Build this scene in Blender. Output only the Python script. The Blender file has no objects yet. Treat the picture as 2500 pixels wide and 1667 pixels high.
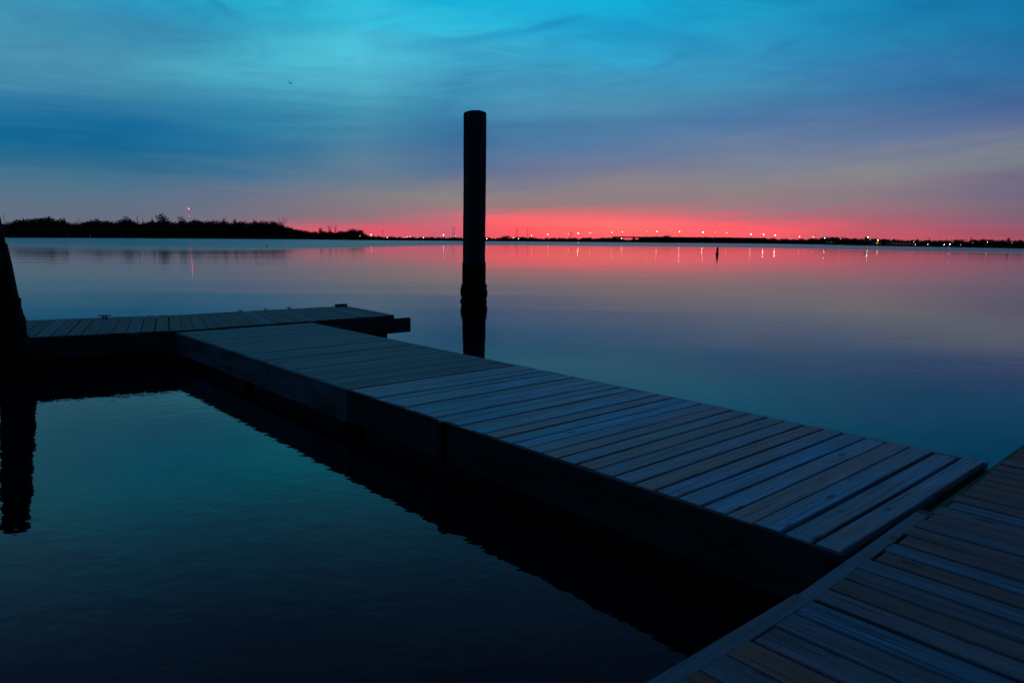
import bpy, bmesh, math, random
from mathutils import Vector, Matrix
R = math.radians
sc = bpy.context.scene
col = sc.collection
rnd = random.Random(11)

# ------------------------------------------------------------------ data (metres; x right, y away, z up)
RIP_A, RIP_B, RIP_C, RIP_D = .0018, .0016, .005, .024
ROUGH_CALM, ROUGH_BAND = .065, .20
LAMP, BEACON = 30.0, 22.0
SHORE = [(-611.1, 420.0), (-606.8, 427.5), (-602.0, 435.0), (-596.6, 442.5), (-590.7, 450.0), (-584.2, 457.5), (-577.3, 465.0), (-569.8, 472.5), (-561.7, 480.0), (-553.1, 487.5), (-544.0, 495.0), (-534.4, 502.5), (-524.2, 510.0), (-513.5, 517.5), (-505.1, 528.0), (-497.4, 540.0), (-488.8, 552.0), (-479.3, 564.0), (-469.0, 576.0), (-457.8, 588.0), (-445.8, 600.0), (-456.5, 645.3), (-464.0, 690.7), (-468.3, 736.0), (-469.3, 781.3), (-467.1, 826.7), (-461.7, 872.0), (-453.0, 917.3), (-434.0, 947.2), (-406.4, 961.6), (-377.7, 976.0), (-348.0, 990.4), (-311.9, 987.5), (-266.2, 950.0), (-223.2, 912.5), (-180.7, 864.4), (-149.5, 862.4), (-120.8, 877.0), (-91.1, 891.5), (-60.3, 906.1), (-28.5, 920.6), (4.3, 935.2), (37.8, 940.0), (71.3, 940.0), (104.7, 940.0), (138.2, 940.0), (171.7, 940.0), (205.1, 940.0), (238.6, 940.0), (272.1, 940.0), (305.6, 940.0), (334.7, 928.0), (339.2, 856.0), (338.6, 784.0), (317.9, 680.0), (281.7, 560.0), (280.7, 521.0), (276.8, 482.0), (270.2, 443.0), (266.6, 413.0), (263.9, 387.5), (259.5, 362.0), (258.6, 343.7), (267.8, 339.9), (276.7, 336.0), (285.4, 332.1), (293.7, 328.3), (301.8, 324.4), (309.7, 320.6), (317.2, 316.7), (324.5, 312.9), (331.5, 309.0), (338.2, 305.1), (344.7, 301.3), (353.2, 299.4), (362.7, 298.5), (372.2, 297.5), (381.6, 296.6), (390.9, 295.7), (400.2, 294.8), (409.4, 293.8), (418.6, 292.9), (427.6, 292.0), (436.7, 291.1), (445.6, 290.2), (454.5, 289.2), (463.3, 288.3), (472.1, 287.4), (480.7, 286.5), (489.4, 285.5), (497.9, 284.6), (506.4, 283.7), (514.8, 282.8), (523.2, 281.8), (531.5, 280.9), (539.7, 280.0)]
WOOD_L = [(-612.1,438.5,8.0),(-629.6,454.4,8.5),(-607.6,443.1,9.1),(-631.0,458.5,11.1),(-607.0,446.6,8.6),(-628.3,462.2,11.3),(-608.0,453.8,9.8),(-623.2,468.4,9.4),(-602.4,457.2,8.4),(-622.0,471.5,8.8),(-599.2,461.9,9.8),(-617.8,478.2,10.2),(-593.1,468.6,10.0),(-611.7,479.6,10.7),(-592.9,472.0,10.9),(-607.2,482.3,9.8),(-580.8,474.3,9.3),(-599.9,489.1,9.0),(-582.7,480.0,11.5),(-596.1,494.2,8.8),(-574.8,482.5,9.8),(-590.8,496.8,10.5),(-575.6,488.1,10.2),(-588.0,496.8,10.3),(-568.4,488.9,9.6),(-584.5,504.5,11.5),(-560.4,494.6,10.6),(-577.6,508.4,10.8),(-558.5,495.6,10.4),(-570.8,511.9,10.4),(-553.6,501.1,9.4),(-573.2,516.4,10.0),(-547.6,506.5,9.7),(-563.9,518.9,11.8),(-542.6,507.7,11.1),(-561.2,522.6,11.3),(-538.4,510.0,11.0),(-554.3,524.3,10.2),(-534.0,515.4,11.0),(-550.1,529.6,10.6),(-527.7,518.3,9.4),(-545.4,535.5,11.7),(-526.7,525.6,10.8),(-534.4,536.2,9.9),(-514.7,526.5,11.2),(-528.6,543.4,11.8),(-511.9,534.3,11.7),(-527.3,550.5,12.3),(-510.0,542.2,11.3),(-524.3,554.4,12.8),(-505.2,543.2,10.6),(-521.6,560.8,12.2),(-501.6,548.3,11.7),(-516.0,563.5,10.8),(-499.4,556.7,9.5),(-512.3,573.0,10.4),(-493.1,559.8,9.7),(-507.3,579.5,11.2),(-487.0,566.2,11.5),(-502.2,577.2,11.5),(-488.5,572.1,11.2),(-498.2,585.8,11.6),(-480.3,580.3,12.6),(-490.1,593.6,12.7),(-476.5,580.2,11.7),(-485.7,597.4,10.5),(-474.8,588.3,12.3),(-483.1,604.5,10.6),(-464.5,595.5,10.1),(-478.8,609.2,12.6),(-458.6,598.1,12.2),(-471.2,613.9,12.4),(-455.9,603.6,13.3),(-467.9,613.7,13.4),(-450.4,607.9,12.7),(-457.3,617.4,10.3),(-452.0,613.4,10.8),(-458.5,622.3,12.2),(-453.7,623.9,11.5),(-459.7,628.4,13.3),(-454.6,627.9,13.6),(-461.8,640.1,12.3),(-456.1,635.0,15.7),(-465.0,646.4,14.5),(-458.7,642.8,15.9),(-465.0,653.0,16.3),(-458.4,648.4,15.9),(-466.1,660.6,17.8),(-460.5,657.6,17.7),(-467.1,669.1,17.8),(-463.7,666.0,17.0),(-468.4,671.6,15.9),(-462.5,669.0,15.0),(-468.7,680.7,18.9),(-465.9,679.1,18.6),(-472.1,690.6,19.3),(-464.7,682.9,18.8),(-472.0,694.2,18.4),(-467.0,690.7,20.1),(-471.5,698.5,18.7),(-466.7,698.0,17.9),(-472.7,705.4,21.0),(-466.5,700.4,17.0),(-474.1,712.7,17.2),(-469.2,714.0,17.3),(-476.8,726.2,18.6),(-469.7,721.0,15.8),(-476.9,727.9,19.9),(-470.5,722.7,17.4),(-476.6,732.1,17.5),(-470.4,731.4,16.1),(-475.5,736.0,16.5),(-473.0,738.5,13.1),(-478.3,745.7,15.5),(-471.4,740.2,13.5),(-476.7,752.6,15.8),(-471.2,750.2,13.7),(-477.0,755.2,15.5),(-473.4,760.7,17.1),(-479.2,768.4,16.0),(-472.5,763.5,16.6),(-476.8,769.8,14.7),(-473.4,770.2,14.4),(-478.0,777.4,18.3),(-473.8,776.7,17.5),(-476.5,782.0,19.4),(-471.3,777.3,18.1),(-478.4,790.5,16.4),(-472.2,784.4,20.5),(-478.1,795.2,16.8),(-472.2,793.1,19.2),(-478.5,800.6,19.3),(-472.1,800.3,16.9),(-476.7,807.9,20.1),(-470.6,802.0,19.3),(-477.9,814.2,17.8),(-470.5,804.1,20.1),(-476.3,814.3,18.1),(-471.3,814.6,18.7),(-476.6,826.7,19.7),(-469.7,820.3,15.8),(-477.7,831.8,18.0),(-471.5,830.3,21.0),(-476.1,833.0,17.4),(-469.8,833.2,22.8),(-476.5,840.9,19.4),(-471.2,837.3,18.9),(-473.7,843.0,21.2),(-468.7,839.5,22.2),(-472.7,851.3,22.9),(-467.6,848.9,20.0),(-474.4,858.1,22.5),(-467.2,851.7,21.2),(-473.7,860.6,19.4),(-466.9,856.1,18.0),(-472.8,870.5,20.4),(-467.0,866.2,16.7),(-470.3,871.8,16.1),(-464.9,868.0,18.7),(-470.5,880.6,19.4),(-464.9,872.6,16.7),(-469.5,883.8,19.1),(-463.9,879.5,20.2),(-469.5,886.5,18.2),(-463.0,883.8,20.1),(-467.3,892.9,21.8),(-462.1,886.7,22.5),(-466.2,895.1,20.8),(-460.5,895.0,22.0),(-465.9,900.8,21.6),(-460.8,901.0,22.0),(-464.6,910.7,19.9),(-459.8,909.4,22.7),(-464.9,915.3,22.6),(-457.5,908.2,20.9),(-461.8,920.5,23.1),(-458.9,916.1,24.7),(-462.1,926.3,20.5),(-454.8,919.3,21.8),(-460.7,932.3,23.1),(-455.2,926.2,20.7),(-459.2,930.3,20.7),(-454.0,927.6,17.9),(-459.7,942.0,22.0),(-453.8,937.9,19.7),(-456.2,942.1,20.1),(-450.8,936.8,20.7),(-454.8,947.8,22.3),(-449.1,945.7,23.7),(-454.1,954.4,20.3),(-448.2,949.9,19.3),(-451.8,955.7,22.3),(-446.8,950.7,21.7),(-449.5,959.5,23.4),(-440.5,949.7,20.2),(-446.5,958.7,20.2),(-440.0,950.0,22.0),(-442.7,961.2,26.4),(-435.1,954.2,24.6),(-440.7,963.2,24.4),(-433.9,955.1,23.4),(-438.1,962.2,24.8),(-428.8,956.2,23.4),(-433.9,965.8,21.4),(-427.0,957.7,21.7),(-432.8,966.8,21.1),(-426.2,961.9,21.1),(-429.5,966.5,24.0),(-422.4,964.3,23.7),(-427.6,973.0,24.8),(-418.3,962.9,23.6),(-423.0,973.3,22.5),(-418.3,965.9,25.4),(-420.0,976.9,23.7),(-412.9,968.7,25.4),(-419.1,976.5,20.9),(-409.2,966.5,23.7),(-414.7,976.0,20.7),(-409.0,970.3,23.9),(-411.0,978.6,21.1),(-404.0,973.6,23.8),(-408.9,977.3,23.6),(-399.7,971.5,22.6),(-405.6,982.5,20.0),(-398.6,975.6,21.5),(-402.2,982.4,18.8),(-395.4,973.8,21.7),(-398.5,985.4,21.2),(-393.2,975.3,19.2),(-395.8,987.1,22.7),(-390.7,980.0,21.9),(-394.4,985.7,22.6),(-387.2,981.7,24.6),(-391.6,990.5,21.9),(-383.3,982.6,24.0),(-387.3,991.1,23.3),(-380.5,980.3,22.0),(-384.4,994.3,25.3),(-378.0,983.6,19.7),(-382.9,994.4,20.4),(-375.8,987.1,20.3),(-377.0,993.0,23.6),(-373.5,989.4,20.4),(-373.5,996.0,22.8),(-368.1,986.2,24.5),(-372.2,997.1,25.7),(-366.0,987.8,25.4),(-367.8,999.6,24.2),(-363.4,989.2,22.2),(-365.5,1000.2,21.5),(-359.5,991.2,25.6),(-364.1,1001.5,24.4),(-354.8,992.8,21.8),(-359.7,1004.4,26.2),(-353.7,997.9,24.4),(-356.0,1006.2,22.1),(-348.9,996.4,22.9),(-351.7,1005.4,22.8),(-348.6,999.7,23.0),(-350.7,1009.4,25.7),(-344.7,999.6,22.6),(-346.8,1008.6,22.2),(-341.9,1001.0,22.9),(-343.8,1008.4,21.6),(-338.4,1003.0,19.7),(-340.9,1010.7,20.2),(-336.3,1003.4,19.8),(-338.4,1013.7,20.8),(-334.0,1007.8,19.8),(-334.5,1013.0,17.2),(-328.7,1007.9,18.4),(-329.9,1015.4,16.8),(-321.9,1001.5,16.2),(-325.6,1010.1,15.9),(-320.4,999.6,13.8),(-320.3,1005.6,14.1),(-315.0,996.3,12.7),(-317.7,1003.2,14.1),(-309.0,990.4,14.0),(-314.8,1003.7,14.6),(-307.9,991.7,13.3),(-308.2,998.8,13.8),(-300.9,986.0,12.7),(-305.1,996.7,12.3),(-295.9,979.1,13.0),(-296.7,986.3,11.6),(-291.1,978.5,11.7),(-292.2,985.3,10.3),(-288.2,974.7,11.3),(-289.0,980.1,11.0),(-280.2,965.9,11.3),(-285.3,978.8,9.9),(-276.7,965.1,10.5),(-277.5,971.0,11.2),(-273.0,960.3,10.3),(-276.7,972.3,10.2),(-268.0,955.6,9.7),(-268.4,965.1,9.9),(-261.2,952.6,11.1),(-267.1,962.0,11.2),(-258.8,948.1,11.0),(-261.0,960.2,11.7),(-253.7,945.9,10.2),(-254.1,951.4,10.7),(-249.0,943.2,10.3),(-249.7,946.9,11.2),(-244.8,938.6,10.0),(-244.1,943.0,8.7),(-240.8,935.1,9.1),(-242.6,940.9,8.9),(-235.8,930.9,9.9),(-238.8,941.1,10.3),(-230.0,923.4,12.0),(-233.7,933.6,10.8),(-226.5,922.0,11.5),(-227.7,930.4,10.8),(-221.1,916.6,11.0),(-221.8,924.1,10.4),(-215.3,912.6,11.7),(-221.3,925.6,11.7),(-214.1,910.9,12.2),(-215.3,916.8,12.0),(-206.1,900.0,12.8),(-211.7,915.2,11.7),(-200.2,894.7,10.4),(-203.1,906.1,11.3),(-198.5,891.1,13.0),(-197.7,899.0,12.9),(-191.8,883.3,9.1),(-193.3,893.2,8.2),(-187.7,877.2,7.4),(-192.2,892.2,7.9),(-182.4,872.2,5.7),(-187.1,884.5,6.2)]
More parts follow.
